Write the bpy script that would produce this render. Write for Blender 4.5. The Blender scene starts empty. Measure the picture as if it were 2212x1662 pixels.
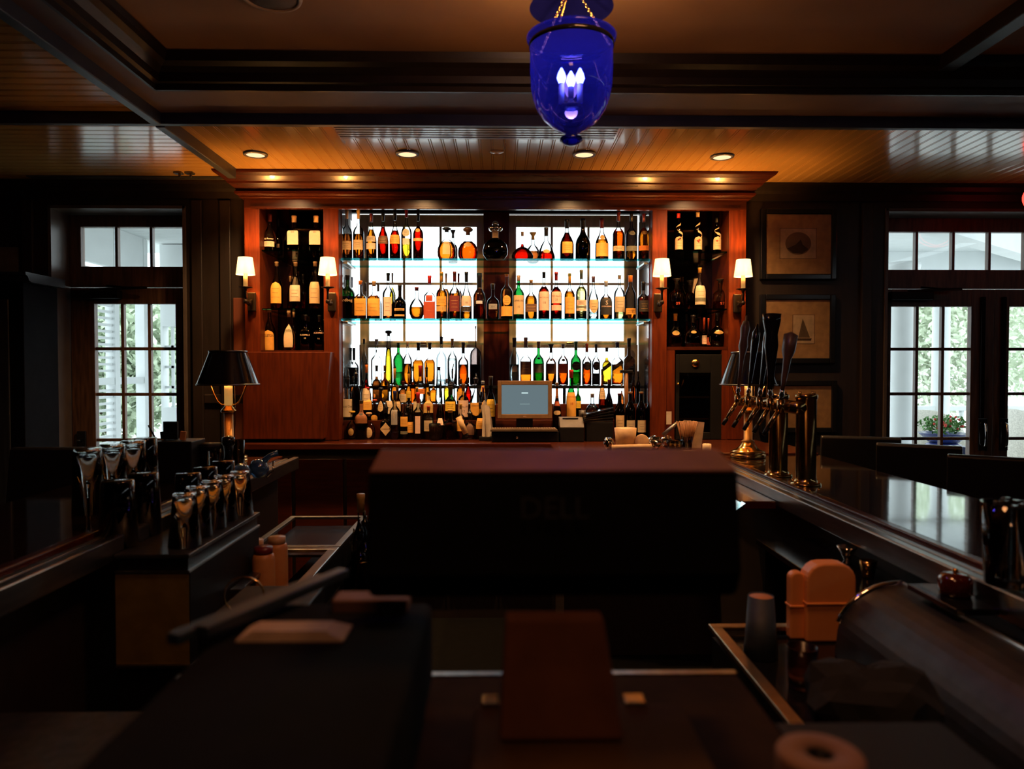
import bpy, bmesh, math, random
from mathutils import Vector, Matrix
random.seed(7)
R = math.radians; PI = math.pi
scene = bpy.context.scene
COL = scene.collection
# ------------------------------------------------------------------ camera
F = 1550.0; E = 1.53
cam_d = bpy.data.cameras.new('camera'); cam = bpy.data.objects.new('camera', cam_d); COL.objects.link(cam)
cam_d.sensor_width = 36; cam_d.sensor_fit = 'HORIZONTAL'; cam_d.lens = F/2212*36
cam_d.clip_start = .02; cam_d.clip_end = 200
cam.location = (0, 0, E)
YAW = math.atan(26/F); PITCH = math.atan(36/F)
cam.rotation_euler = (PI/2-PITCH, 0, -YAW)
cam_d.dof.use_dof = True; cam_d.dof.focus_distance = 4.4; cam_d.dof.aperture_fstop = 3.0
scene.camera = cam
# ------------------------------------------------------------------ view and world
vs = scene.view_settings
scene.display_settings.display_device = 'sRGB'
vs.view_transform = 'Standard'; vs.look = 'None'; vs.gamma = 1; vs.use_curve_mapping = False
vs.exposure = 0.0
scene.cycles.transparent_max_bounces = 40
scene.cycles.max_bounces = 12
scene.cycles.sample_clamp_indirect = 4.0
w = bpy.data.worlds.new('world'); scene.world = w; w.use_nodes = True
bg = w.node_tree.nodes['Background']; bg.inputs[0].default_value = (.86, .95, 1, 1); bg.inputs[1].default_value = 3.9

ROT = Matrix.Rotation(-YAW, 3, 'Z') @ Matrix.Rotation(PI/2-PITCH, 3, 'X')
def P(px, py, Y):
    d = ROT @ Vector(((px-1106)/F, (831-py)/F, -1)); d = d*(Y/d.y)
    return Vector((d.x, d.y, d.z+E))
def PX(px, Y, py=795): return P(px, py, Y).x
def PZ(py, Y, px=1080): return P(px, py, Y).z
def SC(Y): return Y/F          # metres per pixel at depth Y

def portal(x0, x1, z0, z1, y):
    l = bpy.data.lights.new('window_portal', 'AREA'); l.shape = 'RECTANGLE'; l.size = x1-x0; l.size_y = z1-z0
    l.cycles.is_portal = True
    o = bpy.data.objects.new('window_portal', l); COL.objects.link(o)
    o.location = ((x0+x1)/2, y, (z0+z1)/2); o.rotation_euler = (-PI/2, 0, 0)
portal(-1.0, .95, 1.0, 2.6, 5.06); portal(-2.91, -2.0, .1, 2.6, 5.06); portal(2.45, 4.25, .1, 2.6, 5.06)
def lamp(kind, name, loc, energy, col, size=.02, rot=None, spot=None, blend=.5):
    l = bpy.data.lights.new(name, kind); l.energy = energy; l.color = col
    if kind == 'AREA': l.size = size
    else: l.shadow_soft_size = size
    if spot: l.spot_size = R(spot); l.spot_blend = blend
    o = bpy.data.objects.new(name, l); COL.objects.link(o); o.location = loc
    if rot: o.rotation_euler = rot
    return o
WARM = (1, .43, .10)
# added unseen warm overhead lights that brighten the foreground
lamp('AREA', 'added_overhead_fill', (0.4, 1.45, 2.78), 8, (1, .42, .16), .3)
lamp('AREA', 'added_overhead_fill', (0.0, .25, 2.78), 4, (1, .42, .18), .3)

# ------------------------------------------------------------------ mesh helpers
WO = {}
class MB:
    def __init__(s): s.v = []; s.f = []; s.m = []; s.sm = []
    def add(s, vs, fs, mi=0, smooth=False, M=None):
        n = len(s.v)
        s.v += [tuple(M @ Vector(p)) for p in vs] if M else [tuple(p) for p in vs]
        s.f += [tuple(i+n for i in f) for f in fs]
        s.m += [mi]*len(fs); s.sm += [smooth]*len(fs); return s
    def box(s, x0, x1, y0, y1, z0, z1, mi=0, M=None):
        v = [(x, y, z) for x in (x0, x1) for y in (y0, y1) for z in (z0, z1)]
        return s.add(v, [(0,1,3,2),(4,6,7,5),(0,4,5,1),(2,3,7,6),(0,2,6,4),(1,5,7,3)], mi, False, M)
    def rot(s, prof, cx, cy, n=24, mi=0, sup=2.0, sy=1.0, M=None, a0=0, smooth=True):
        """prof: (r, z) list, closed with caps when r==0 at the ends"""
        vs = []; fs = []; rings = []
        for r, z in prof:
            if r < 1e-6: rings.append([len(vs)]); vs.append((cx, cy, z)); continue
            ring = []
            for k in range(n):
                a = a0+2*PI*k/n; c, d = math.cos(a), math.sin(a)
                q = 1 if sup == 2 else (abs(c)**sup+abs(d)**sup)**(-1/sup)
                ring.append(len(vs)); vs.append((cx+r*q*c, cy+r*q*d*sy, z))
            rings.append(ring)
        for A, B in zip(rings, rings[1:]):
            for k in range(n):
                k2 = (k+1) % n
                if len(A) == 1 and len(B) == 1: break
                if len(A) == 1: fs.append((A[0], B[k2], B[k]))
                elif len(B) == 1: fs.append((A[k], A[k2], B[0]))
                else: fs.append((A[k], A[k2], B[k2], B[k]))
        return s.add(vs, fs, mi, smooth, M)
    def cyl(s, p, q, r, r2=None, n=16, mi=0, caps=True):
        p, q = Vector(p), Vector(q); d = q-p; L = d.length; r2 = r if r2 is None else r2
        M = Matrix.Translation(p) @ d.to_track_quat('Z', 'Y').to_matrix().to_4x4()
        pr = ([(0, 0)] if caps else [])+[(r, 0), (r2, L)]+([(0, L)] if caps else [])
        return s.rot(pr, 0, 0, n, mi, M=M)
    def tube(s, pts, r, n=10, mi=0):
        pts = [Vector(p) for p in pts]; vs = []; fs = []
        up = Vector((0, 0, 1)); N = len(pts)
        rs = r if isinstance(r, (list, tuple)) else [r]*N
        prev = None
        for i, p in enumerate(pts):
            t = (pts[min(i+1, N-1)]-pts[max(i-1, 0)]).normalized()
            if prev is None:
                a = t.cross(up)
                if a.length < .05: a = t.cross(Vector((1, 0, 0)))
            else:
                a = prev-t*prev.dot(t)
            a.normalize(); prev = a; b = t.cross(a)
            for k in range(n):
                an = 2*PI*k/n; vs.append(p+(a*math.cos(an)+b*math.sin(an))*rs[i])
        for i in range(N-1):
            for k in range(n):
                k2 = (k+1) % n; fs.append((i*n+k, i*n+k2, (i+1)*n+k2, (i+1)*n+k))
        fs.append(tuple(range(n))[::-1]); fs.append(tuple((N-1)*n+k for k in range(n)))
        return s.add(vs, fs, mi, True)
    def prism(s, poly, a0, a1, axis='y', mi=0, M=None):
        """poly in the plane across axis: y -> (x,z), x -> (y,z), z -> (x,y)"""
        n = len(poly)
        def mk(p, t): return {'y': (p[0], t, p[1]), 'x': (t, p[0], p[1]), 'z': (p[0], p[1], t)}[axis]
        v = [mk(p, a0) for p in poly]+[mk(p, a1) for p in poly]
        f = [tuple(range(n)), tuple(range(2*n-1, n-1, -1))]+[(k, k+n, (k+1) % n+n, (k+1) % n) for k in range(n)]
        return s.add(v, f, mi, False, M)
    def ball(s, c, r, n=14, mi=0, sz=1.0):
        return s.rot([(0, c[2]-r*sz)]+[(r*math.sin(PI*k/8), c[2]-r*sz*math.cos(PI*k/8)) for k in range(1, 8)]+[(0, c[2]+r*sz)], c[0], c[1], n, mi)
    def build(s, name, mats, parent=None, bevel=0, origin=None, seg=2):
        me = bpy.data.meshes.new(name)
        if parent is not None: o3 = WO[parent.name]
        elif origin is not None: o3 = Vector(origin)
        else:
            xs = [p[0] for p in s.v]; ys = [p[1] for p in s.v]
            o3 = Vector(((min(xs)+max(xs))/2, (min(ys)+max(ys))/2, min(p[2] for p in s.v)))
        me.from_pydata([(p[0]-o3.x, p[1]-o3.y, p[2]-o3.z) for p in s.v], [], s.f)
        if not isinstance(mats, (list, tuple)): mats = [mats]
        for m in mats: me.materials.append(m)
        for p, mi, sm in zip(me.polygons, s.m, s.sm): p.material_index = mi; p.use_smooth = sm
        bm = bmesh.new(); bm.from_mesh(me); bmesh.ops.recalc_face_normals(bm, faces=bm.faces); bm.to_mesh(me); bm.free()
        o = bpy.data.objects.new(name, me); COL.objects.link(o)
        if parent is not None: o.parent = parent
        else: o.location = o3
        WO[o.name] = o3
        if bevel:
            b = o.modifiers.new('bevel', 'BEVEL'); b.width = bevel; b.segments = seg; b.limit_method = 'ANGLE'; b.angle_limit = R(40)
        return o
def tag(o, label=None, cat=None, group=None, kind=None):
    if label: o['label'] = label
    if cat: o['category'] = cat
    if group: o['group'] = group
    if kind: o['kind'] = kind
    return o
def thing(name, label, cat, loc, group=None):
    o = bpy.data.objects.new(name, None); COL.objects.link(o); o.location = loc; o.empty_display_size = .05
    WO[o.name] = Vector(loc); return tag(o, label, cat, group)
def struct(name, mb, m, bevel=0, parent=None):
    o = mb.build(name, m, parent, bevel)
    if parent is None: o['kind'] = 'structure'
    return o
def copy_thing(src, loc, label, group=None):
    ch = {}
    for o in scene.objects:
        if o.parent: ch.setdefault(o.parent.name, []).append(o)
    def rec(o, par):
        c = o.copy(); COL.objects.link(c); WO[c.name] = Vector(loc)
        if par: c.parent = par
        for k in ch.get(o.name, []): rec(k, c)
        return c
    r = rec(src, None); r.location = loc; r['label'] = label
    if group: r['group'] = group
    return r

# ------------------------------------------------------------------ materials
def mat(name, col, rough=.5, metal=0, spec=.5, coat=0, emit=None, es=0, noise=None, bump=0, nscale=20, stretch=(1, 1, 1), col2=None, trans=0, ior=1.5):
    m = bpy.data.materials.new(name); m.use_nodes = True; nt = m.node_tree; b = nt.nodes['Principled BSDF']
    b.inputs['Base Color'].default_value = (*col, 1); b.inputs['Roughness'].default_value = rough
    b.inputs['Metallic'].default_value = metal; b.inputs['Specular IOR Level'].default_value = spec
    b.inputs['Coat Weight'].default_value = coat; b.inputs['Coat Roughness'].default_value = .06
    b.inputs['IOR'].default_value = ior; b.inputs['Transmission Weight'].default_value = trans
    if emit: b.inputs['Emission Color'].default_value = (*emit, 1); b.inputs['Emission Strength'].default_value = es
    tc = nt.nodes.new('ShaderNodeTexCoord'); mp = nt.nodes.new('ShaderNodeMapping'); mp.inputs['Scale'].default_value = stretch
    nz = nt.nodes.new('ShaderNodeTexNoise'); nz.inputs['Scale'].default_value = nscale; nz.inputs['Detail'].default_value = 5
    nt.links.new(tc.outputs['Object'], mp.inputs[0]); nt.links.new(mp.outputs[0], nz.inputs['Vector'])
    c2 = col2 or tuple(c*.75 for c in col)
    cr = nt.nodes.new('ShaderNodeValToRGB'); cr.color_ramp.elements[0].position = .35; cr.color_ramp.elements[1].position = .65
    cr.color_ramp.elements[0].color = (*c2, 1); cr.color_ramp.elements[1].color = (*col, 1)
    nt.links.new(nz.outputs[0], cr.inputs[0]); nt.links.new(cr.outputs[0], b.inputs['Base Color'])
    if bump:
        bp = nt.nodes.new('ShaderNodeBump'); bp.inputs['Strength'].default_value = bump; bp.inputs['Distance'].default_value = .004
        nt.links.new(nz.outputs[0], bp.inputs['Height']); nt.links.new(bp.outputs[0], b.inputs['Normal'])
    return m
def glassy(name, col, edge=.45, gloss=.9, rough=.02, facing=.35):
    """thin wall of glass: tinted see-through sheet with mirror gloss that grows at grazing angles"""
    m = bpy.data.materials.new(name); m.use_nodes = True; nt = m.node_tree; nt.nodes.clear()
    out = nt.nodes.new('ShaderNodeOutputMaterial'); mx = nt.nodes.new('ShaderNodeMixShader')
    tr = nt.nodes.new('ShaderNodeBsdfTransparent'); gl = nt.nodes.new('ShaderNodeBsdfGlossy'); gl.inputs['Roughness'].default_value = rough
    lw = nt.nodes.new('ShaderNodeLayerWeight'); lw.inputs['Blend'].default_value = facing
    fr = nt.nodes.new('ShaderNodeFresnel'); fr.inputs['IOR'].default_value = 1.45
    mc = nt.nodes.new('ShaderNodeMix'); mc.data_type = 'RGBA'
    mc.inputs[6].default_value = (*col, 1); mc.inputs[7].default_value = (*[c*edge for c in col], 1)
    ml = nt.nodes.new('ShaderNodeMath'); ml.operation = 'MULTIPLY'; ml.inputs[1].default_value = gloss
    L = nt.links.new
    L(lw.outputs['Facing'], mc.inputs[0]); L(mc.outputs[2], tr.inputs[0]); L(fr.outputs[0], ml.inputs[0]); L(ml.outputs[0], mx.inputs[0])
    L(tr.outputs[0], mx.inputs[1]); L(gl.outputs[0], mx.inputs[2]); L(mx.outputs[0], out.inputs[0]); return m
def refr(name, col, ior=1.33, rough=0.0):
    m = bpy.data.materials.new(name); m.use_nodes = True; nt = m.node_tree; nt.nodes.clear()
    out = nt.nodes.new('ShaderNodeOutputMaterial'); g = nt.nodes.new('ShaderNodeBsdfGlass')
    g.inputs[0].default_value = (*col, 1); g.inputs['Roughness'].default_value = rough; g.inputs['IOR'].default_value = ior
    nt.links.new(g.outputs[0], out.inputs[0]); return m
def emis(name, col, s):
    m = bpy.data.materials.new(name); m.use_nodes = True; nt = m.node_tree; nt.nodes.clear()
    out = nt.nodes.new('ShaderNodeOutputMaterial'); e = nt.nodes.new('ShaderNodeEmission'); e.inputs[0].default_value = (*col, 1); e.inputs[1].default_value = s
    nt.links.new(e.outputs[0], out.inputs[0]); return m

WOOD = mat('mahogany', (.125, .020, .0025), .45, coat=0, spec=.18, nscale=9, stretch=(6, 6, .6), col2=(.075, .011, .002), bump=.1)
WOODX = mat('mahogany_rail', (.07, .012, .003), .26, coat=.25, nscale=9, stretch=(.6, 6, 6), col2=(.045, .009, .003))
WALL = mat('dark_panelling', (.022, .013, .009), .45, nscale=8, stretch=(5, 5, .5), col2=(.014, .009, .006))
DOORW = mat('door_wood', (.14, .07, .035), .45, nscale=9, stretch=(6, 6, .6), col2=(.06, .028, .014))
SASH = mat('window_wood', (.62, .48, .26), .5, nscale=9, stretch=(4, 4, 1))
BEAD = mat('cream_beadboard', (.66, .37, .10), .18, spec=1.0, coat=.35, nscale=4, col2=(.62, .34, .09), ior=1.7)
RAILM = mat('ceiling_rail_dark', (.05, .055, .06), .4, nscale=12)
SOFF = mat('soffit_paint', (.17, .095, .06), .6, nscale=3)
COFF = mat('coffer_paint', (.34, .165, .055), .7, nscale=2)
CROWNM = mat('coffer_crown_dark', (.022, .013, .006), .4, spec=.3)
FLOORM = mat('floor_tile', (.005, .0045, .004), .9, spec=.05)
BARTOP = mat('bar_top_varnished', (.035, .018, .010), .09, spec=.9, coat=1.0, nscale=14, stretch=(2, .5, 1), bump=.12, col2=(.02, .010, .006))
BARP = mat('bar_panel', (.02, .011, .007), .5)
STEEL = mat('brushed_steel', (.50, .48, .44), .28, metal=1, nscale=60, stretch=(1, .1, 1), bump=.05)
STEELD = mat('dull_steel', (.22, .21, .2), .38, metal=1, nscale=40)
CHROME = mat('chrome', (.8, .78, .75), .08, metal=1)
BRASS = mat('brass', (.75, .42, .12), .2, metal=1, nscale=30)
BRASSD = mat('dark_brass', (.62, .40, .15), .17, metal=1, nscale=30)
BLACK = mat('black_plastic', (.007, .0065, .006), .5, spec=.2)
BLACKG = mat('black_gloss', (.008, .008, .010), .15, spec=.45)
BRONZE = mat('dark_bronze', (.03, .02, .013), .35, metal=.6)
LEATH = mat('black_leather', (.016, .015, .016), .33, bump=.2, nscale=120)
WHITEP = mat('white_paint', (.66, .70, .70), .6, nscale=5, col2=(.62, .66, .66))
PAPER = mat('cream_paper', (.62, .5, .36), .8)
MIRROR = mat('dark_mirror', (.16, .13, .10), .05, metal=1)
PANE = glassy('window_pane', (.97, .99, .99), .9, .5)
SHELFG = glassy('shelf_glass_face', (.985, .998, .995), .95, .35)
SHELFE = glassy('shelf_glass_edge', (.09, .52, .58), .9, .6, .1)
CLEAR = glassy('clear_glass', (.86, .88, .88), .08, 1.0, .02, .45)
GREEN = glassy('green_glass', (.08, .40, .14), .15, .9)
AMBG = glassy('brown_glass', (.35, .12, .03), .3, .9)
DARKG = glassy('dark_glass', (.03, .02, .02), .3, 1.0)
FROST = glassy('frosted_glass', (.72, .78, .80), .6, .6, .4)
SMOKE = glassy('smoky_glass', (.45, .38, .36), .4, .9)
BLUEG = glassy('blue_glass', (.025, .03, .62), .25, 1.0, .03, .4)

def add_translucent(m, col, f):
    nt = m.node_tree; out = [n for n in nt.nodes if n.type == 'OUTPUT_MATERIAL'][0]; src = out.inputs[0].links[0].from_socket
    mx = nt.nodes.new('ShaderNodeMixShader'); mx.inputs[0].default_value = f; t = nt.nodes.new('ShaderNodeBsdfTranslucent'); t.inputs[0].default_value = (*col, 1)
    nt.links.new(src, mx.inputs[1]); nt.links.new(t.outputs[0], mx.inputs[2]); nt.links.new(mx.outputs[0], out.inputs[0])
add_translucent(BLUEG, (.006, .008, .5), .04)
# ------------------------------------------------------------------ room shell
ZC = E+1.18
YW = 4.65; YX = 4.95
def bead(name, x0, x1, y0, y1, z, along):
    mb = MB(); sp = .0645; g = .0026; d = .0045; b = .0042
    a0, a1 = (x0, x1) if along == 'y' else (y0, y1)
    pr = [(a0, 0)]; a = a0+.03
    while a < a1-.02:
        for c in (a, a+.011): pr += [(c-g, 0), (c, d), (c+g, 0)]
        a += sp
    pr.append((a1, 0))
    vs = []
    for t, h in pr:
        if along == 'y': vs += [(t, y0, z+h), (t, y1, z+h)]
        else: vs += [(x0, t, z+h), (x1, t, z+h)]
    mb.add(vs, [(2*i, 2*i+1, 2*i+3, 2*i+2) for i in range(len(pr)-1)])
    # the slab above
    mb.box(x0, x1, y0, y1, z+.02, z+.06)
    return struct(name, mb, BEAD)
def S(name, x0, x1, y0, y1, z0, z1, m, bevel=0): return struct(name, MB().box(x0, x1, y0, y1, z0, z1), m, bevel)
S('floor', -4.2, 4.9, -2.6, YX+.2, -.1, 0, FLOORM)
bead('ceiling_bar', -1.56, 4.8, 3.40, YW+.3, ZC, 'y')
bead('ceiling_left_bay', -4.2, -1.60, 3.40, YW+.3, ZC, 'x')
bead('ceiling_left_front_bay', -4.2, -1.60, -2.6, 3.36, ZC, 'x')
# thin ceiling rails
S('trim_1', -4.2, 4.8, 3.36, 3.395, E+1.125, ZC+.01, RAILM, .004)
S('trim_2', -1.605, -1.56, 3.396, 4.30, E+1.12, ZC+.01, RAILM, .004)
S('trim_3', -1.605, -1.56, -2.6, 3.359, E+1.12, ZC+.01, RAILM, .004)
# soffit frame around the coffer
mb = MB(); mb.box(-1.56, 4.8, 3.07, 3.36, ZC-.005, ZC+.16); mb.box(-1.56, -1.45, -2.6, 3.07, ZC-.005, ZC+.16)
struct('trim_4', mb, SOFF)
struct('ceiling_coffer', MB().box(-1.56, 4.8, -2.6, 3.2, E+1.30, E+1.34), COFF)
# crown moulding inside the coffer
cp = [(0, -.012), (.012, -.012), (.014, .012), (.03, .02), (.036, .05), (.06, .075), (.085, .088), (.09, .105), (.10, .128), (0, .128)]
mb = MB()
mb.prism([(3.075-a, ZC-.003+h*.93) for a, h in cp], -1.45, 4.8, 'x')
mb.prism([(-1.455+a, ZC-.003+h*.93) for a, h in cp], -2.6, 3.07, 'y')
struct('trim_5', mb, CROWNM)
struct('trim_6', MB().box(1.83, 1.90, -2.6, 3.0, E+1.24, E+1.305), CROWNM, .004)
# back wall
mb = MB()
def wb(x0, x1, z0, z1, y0=YW, y1=YX): mb.box(x0, x1, y0, y1, z0, z1)
LX0, LX1 = PX(150, 4.85), PX(405, YW)
RX0, RX1 = PX(1908, YW), 4.22
ZT = PZ(462, 4.85)
wb(-4.2, LX0, 0, ZC+.02); wb(LX0, LX1, ZT, ZC+.02); wb(LX1, -1.62, 0, ZC+.02)
wb(-1.62, -1.01, 0, ZC+.02, 4.86, YX); wb(.955, 1.56, 0, ZC+.02, 4.86, YX)
wb(-1.01, .955, 0, 1.05, 4.90, YX); wb(-1.01, .955, E+1.05, ZC+.02, 4.90, YX)
wb(1.56, RX0, 0, ZC+.02); wb(RX0, RX1, ZT, ZC+.02); wb(RX1, 4.9, 0, ZC+.02)
struct('wall_back', mb, WALL)
S('wall_left', -4.3, -4.2, -2.6, YX, 0, ZC+.1, WALL); S('wall_right', 4.9, 5.0, -2.6, YX, 0, ZC+.1, WALL)
S('wall_front', -4.2, 4.9, -2.7, -2.6, 0, ZC+.2, WALL)
# wall mouldings: crown, casings, chair rail
mb = MB()
wp = [(0, .10), (.02, .10), (.03, .06), (.05, .045), (.06, .02), (.09, .012), (.09, 0), (0, 0)]
for x0, x1 in ((-4.2, -1.62), (1.56, 4.9)):
    mb.prism([(YW-a, ZC-h) for a, h in wp], x0, x1, 'x')
struct('trim_7', mb, WALL)
mb = MB()
for x in (LX0-.16, LX1+.04, LX1+.22, RX0-.16): mb.box(x, x+.07, YW-.025, YW-.001, 0, ZC-.11)
mb.box(LX1+.11, LX1+.40, YW-.02, YW-.001, 1.3, 1.36)
struct('trim_8', mb, WALL, .006)
struct('trim_9', MB().box(LX1+.30, -1.60, YW-.018, YW-.001, .2, PZ(645, YW)), mat('red_panel', (.13, .032, .012), .5, nscale=8, stretch=(5, 5, .5)), .005)
# lit casings around door openings
mb = MB()
for x0, x1 in ((LX0, LX1), (RX0, RX1)):
    mb.box(x0-.001, x0+.02, YW-.012, 4.90, 0, ZT+.0); mb.box(x1-.02, x1+.001, YW-.012, 4.90, 0, ZT); mb.box(x0, x1, YW-.012, 4.90, ZT-.02, ZT)
struct('trim_10', mb, mat('jamb_paint', (.10, .075, .06), .4, nscale=8), .002)

# ------------------------------------------------------------------ doors and transoms
def sash(mb, X0, X1, Z0, Z1, gx0, gx1, gz0, gz1, cols, rows, y0, y1, mw=.010, mi=0):
    """a panel X0..X1,Z0..Z1 with a glazed opening and muntins"""
    mb.box(X0, gx0, y0, y1, Z0, Z1, mi); mb.box(gx1, X1, y0, y1, Z0, Z1, mi)
    mb.box(gx0, gx1, y0, y1, Z0, gz0, mi); mb.box(gx0, gx1, y0, y1, gz1, Z1, mi)
    for c in cols: mb.box(c-mw, c+mw, y0+.008, y1-.004, gz0, gz1, mi)
    for r in rows: mb.box(gx0, gx1, y0+.010, y1-.006, r-mw, r+mw, mi)
def ys(l, Y): return [PZ(p, Y) for p in l]
def xs(l, Y): return [PX(p, Y) for p in l]
YD = 4.83
def door(n, X0, X1, gx, cols, rows, Z1, gz0, gz1, hinge):
    mb = MB(); sash(mb, X0, X1, .01, Z1, gx[0], gx[1], gz0, gz1, cols, rows, YD, YD+.045)
    o = struct('door_%d' % n, mb, DOORW, .003)
    struct('glass', MB().box(gx[0], gx[1], YD+.03, YD+.034, gz0, gz1), PANE, parent=o)
    return o
def transom(n, X0, X1, gx, cols, gz0, gz1, Z0, Z1):
    mb = MB(); sash(mb, X0, X1, Z0, Z1, gx[0], gx[1], gz0, gz1, cols, [], YD, YD+.05, .009)
    o = struct('window_%d' % n, mb, DOORW, .003)
    struct('glass', MB().box(gx[0], gx[1], YD+.03, YD+.034, gz0, gz1), PANE, parent=o)
ZD = PZ(622, YD)
rows = ys([754, 852, 950, 1047], YD)
d1 = door(1, LX0+.025, LX1-.025, xs([205, 380], YD), xs([264, 322], YD), rows, ZD-.005, .75, PZ(658, YD), 0)
transom(1, LX0+.02, LX1-.02, (PX(178, YD), LX1-.05), xs([253, 328], YD), PZ(578, YD), PZ(493, YD), ZD, ZT-.022)
XM = PX(2146, YD)
d2 = door(2, RX0+.025, XM-.002, xs([1924, 2097], YD), xs([1982, 2038], YD), rows, ZD-.005, .75, PZ(661, YD), 0)
d3 = door(3, XM+.002, RX1-.025, xs([2179, 2352], YD), xs([2237, 2294], YD), rows, ZD-.005, .75, PZ(661, YD), 0)
transom(2, RX0+.02, RX1-.02, (RX0+.05, RX1-.06), xs([1979, 2058, 2136, 2214, 2292], YD), PZ(581, YD), PZ(498, YD), ZD, ZT-.022)
def closer(x0, x1, d):
    z = PZ(640, YD)
    c = MB().box(x0, x0+(x1-x0)*.62, YD-.06, YD-.002, z-.025, z+.03).build('door_closer', BLACK, d, .006)
    MB().tube([(x0+.12, YD-.04, z+.035), (x1, YD-.07, z+.045), (x0+.22, YD-.02, z+.06)], .009, 8).build('closer_arm', BLACK, c)
closer(PX(165, YD), PX(330, YD), d1); closer(PX(1914, YD), PX(2060, YD), d2)
def flush(x, d):
    MB().box(x-.014, x+.014, YD-.022, YD-.001, 1.0, PZ(640, YD)).build('bolt_rod', BLACKG, d, .004)
    h = MB().box(x-.03, x+.03, YD-.03, YD-.0225, PZ(975, YD), PZ(905, YD)).build('door_handle', BLACKG, d, .004)
    z0, z1 = PZ(968, YD), PZ(912, YD)
    MB().tube([(x, YD-.03, z0), (x, YD-.06, z0+.02), (x, YD-.065, (z0+z1)/2), (x, YD-.06, z1-.02), (x, YD-.03, z1)], .008, 8).build('pull', CHROME, h)
flush(PX(2119, YD), d2); flush(PX(2164, YD), d3)
h = MB().box(PX(167, YD), PX(186, YD), YD-.02, YD-.002, PZ(980, YD), PZ(930, YD)).build('door_handle', BLACKG, d1, .004)
MB().cyl((PX(176, YD), YD-.02, PZ(950, YD)), (PX(176, YD), YD-.06, PZ(950, YD)), .01).build('lever', BLACKG, h)

# ------------------------------------------------------------------ niche windows
YN = 4.93
def niche_win(n, a, b, ga, gb, cols):
    mb = MB(); zt = E+1.045
    sash(mb, PX(a, YN), PX(b, YN), PZ(745, YN), zt, PX(ga, YN), PX(gb, YN), PZ(737, YN), PZ(490, YN), xs(cols, YN), [PZ(613, YN)], YN, YN+.03, .008)
    sash(mb, PX(a, YN), PX(b, YN), 1.0, PZ(745, YN), PX(ga, YN), PX(gb, YN), 1.06, PZ(752, YN), [], [], YN-.03, YN, .008)
    cxs = xs(cols, YN)
    o = struct('window_%d' % n, mb, SASH, .002)
    struct('glass', MB().box(PX(ga, YN), PX(gb, YN), YN+.015, YN+.018, 1.06, PZ(490, YN)), PANE, parent=o)
    c = (PX(ga, YN)+PX(gb, YN))/2; z = PZ(745, YN)
    struct('sash_lock', MB().box(c-.03, c+.03, YN-.05, YN-.03, z+.002, z+.016), BRASS, .003, o)
niche_win(3, 778, 1045, 797, 1030, [873, 952]); niche_win(4, 1100, 1376, 1115, 1348, [1192, 1271])
S('trim_11', PX(1045, 4.9), PX(1100, 4.9), 4.86, 4.98, 1.05, E+1.05, WOOD, .004)

# ------------------------------------------------------------------ back bar cabinet
YC = 4.45
ZN = PZ(452, YC)
cab = thing('back_bar_cabinet', 'tall mahogany back bar cabinet with crown and three lit shelf niches', 'cabinet', (0, YC+.15, 0))
ZK = E-.45      # counter height
def xr(a, b): return PX(a, YC), PX(b, YC)
for a, b in ((530, 563), (700, 733), (1408, 1440), (1573, 1610)):
    x0, x1 = xr(a, b); MB().box(x0, x1, YC, 4.855, ZK+.002, ZN+.119).build('stile', WOOD, cab, .003)
x0, x1 = xr(530, 1610)
MB().box(x0, x1, YC-.002, YC+.035, ZN, ZC-.12).build('header_board', WOODX, cab, .003)
MB().box(x0, x1, YC+.036, 4.855, ZN+.12, ZN+.14).build('niche_ceiling', BRONZE, cab)
MB().box(x0+.04, x1-.04, YC-.008, YC+.01, ZN-.003, ZN+.012).build('header_bead', WOODX, cab, .002)
# crown with returns
def sweep_crown(prof, xa, xb, yf, yb):
    mb = MB(); vs = []; n = len(prof)
    for a, h in prof: vs.append((xa-a, yb, h))
    for a, h in prof: vs.append((xa-a, yf-a, h))
    for a, h in prof: vs.append((xb+a, yf-a, h))
    for a, h in prof: vs.append((xb+a, yb, h))
    fs = [(k*n+i, k*n+i+1, (k+1)*n+i+1, (k+1)*n+i) for k in range(3) for i in range(n-1)]
    return mb.add(vs, fs)
z0 = PZ(432, YC)
dz = ZC-z0
pr = [(.0, -.002), (.012, 0), (.014, .03), (.022, .045), (.024, .10), (.040, .16), (.044, .25), (.034, .32), (.046, .42), (.072, .55), (.078, .62), (.086, .66), (.108, .78), (.132, .88), (.138, .93), (.142, 1.0), (0, 1.0)]
sweep_crown([(a, z0+h*dz if h > 0 else z0) for a, h in pr], x0, x1, YC-.003, YW+.05).build('crown', WOODX, cab)
# niche lining
def niche(a, b, yb, zb, back):
    q0, q1 = xr(a, b)
    if back: MB().box(q0+.001, q1-.001, yb, yb+.02, zb, ZN+.118).build('mirror_back', MIRROR, cab)
    MB().box(q0+.001, q1-.001, YC+.01, yb+.02, zb-.02, zb).build('niche_floor', WOODX, cab)
niche(563, 700, 4.80, PZ(757, YC), True); niche(1440, 1573, 4.80, PZ(749, YC), True)
MB().box(PX(563, YC), PX(700, YC), YC+.005, 4.82, ZK+.002, PZ(757, YC)-.022).build('lower_panel', WOOD, cab)
MB().box(PX(1440, YC)+.001, PX(1458, YC), YC+.005, 4.82, ZK+.002, PZ(749, YC)-.022).build('lower_panel', WOOD, cab)
MB().box(PX(1560, YC), PX(1573, YC)-.001, YC+.005, 4.82, ZK+.002, PZ(749, YC)-.022).build('lower_panel', WOOD, cab)
# silvery niche side reveals of the centre bay
for xx in (PX(733, YC)+.001, PX(1408, YC)-.005):
    MB().box(xx, xx+.004, YC+.08, 4.85, ZK+.1, ZN).build('side_mirror', mat('side_mirror', (.75, .75, .75), .12, metal=1), cab)
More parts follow.
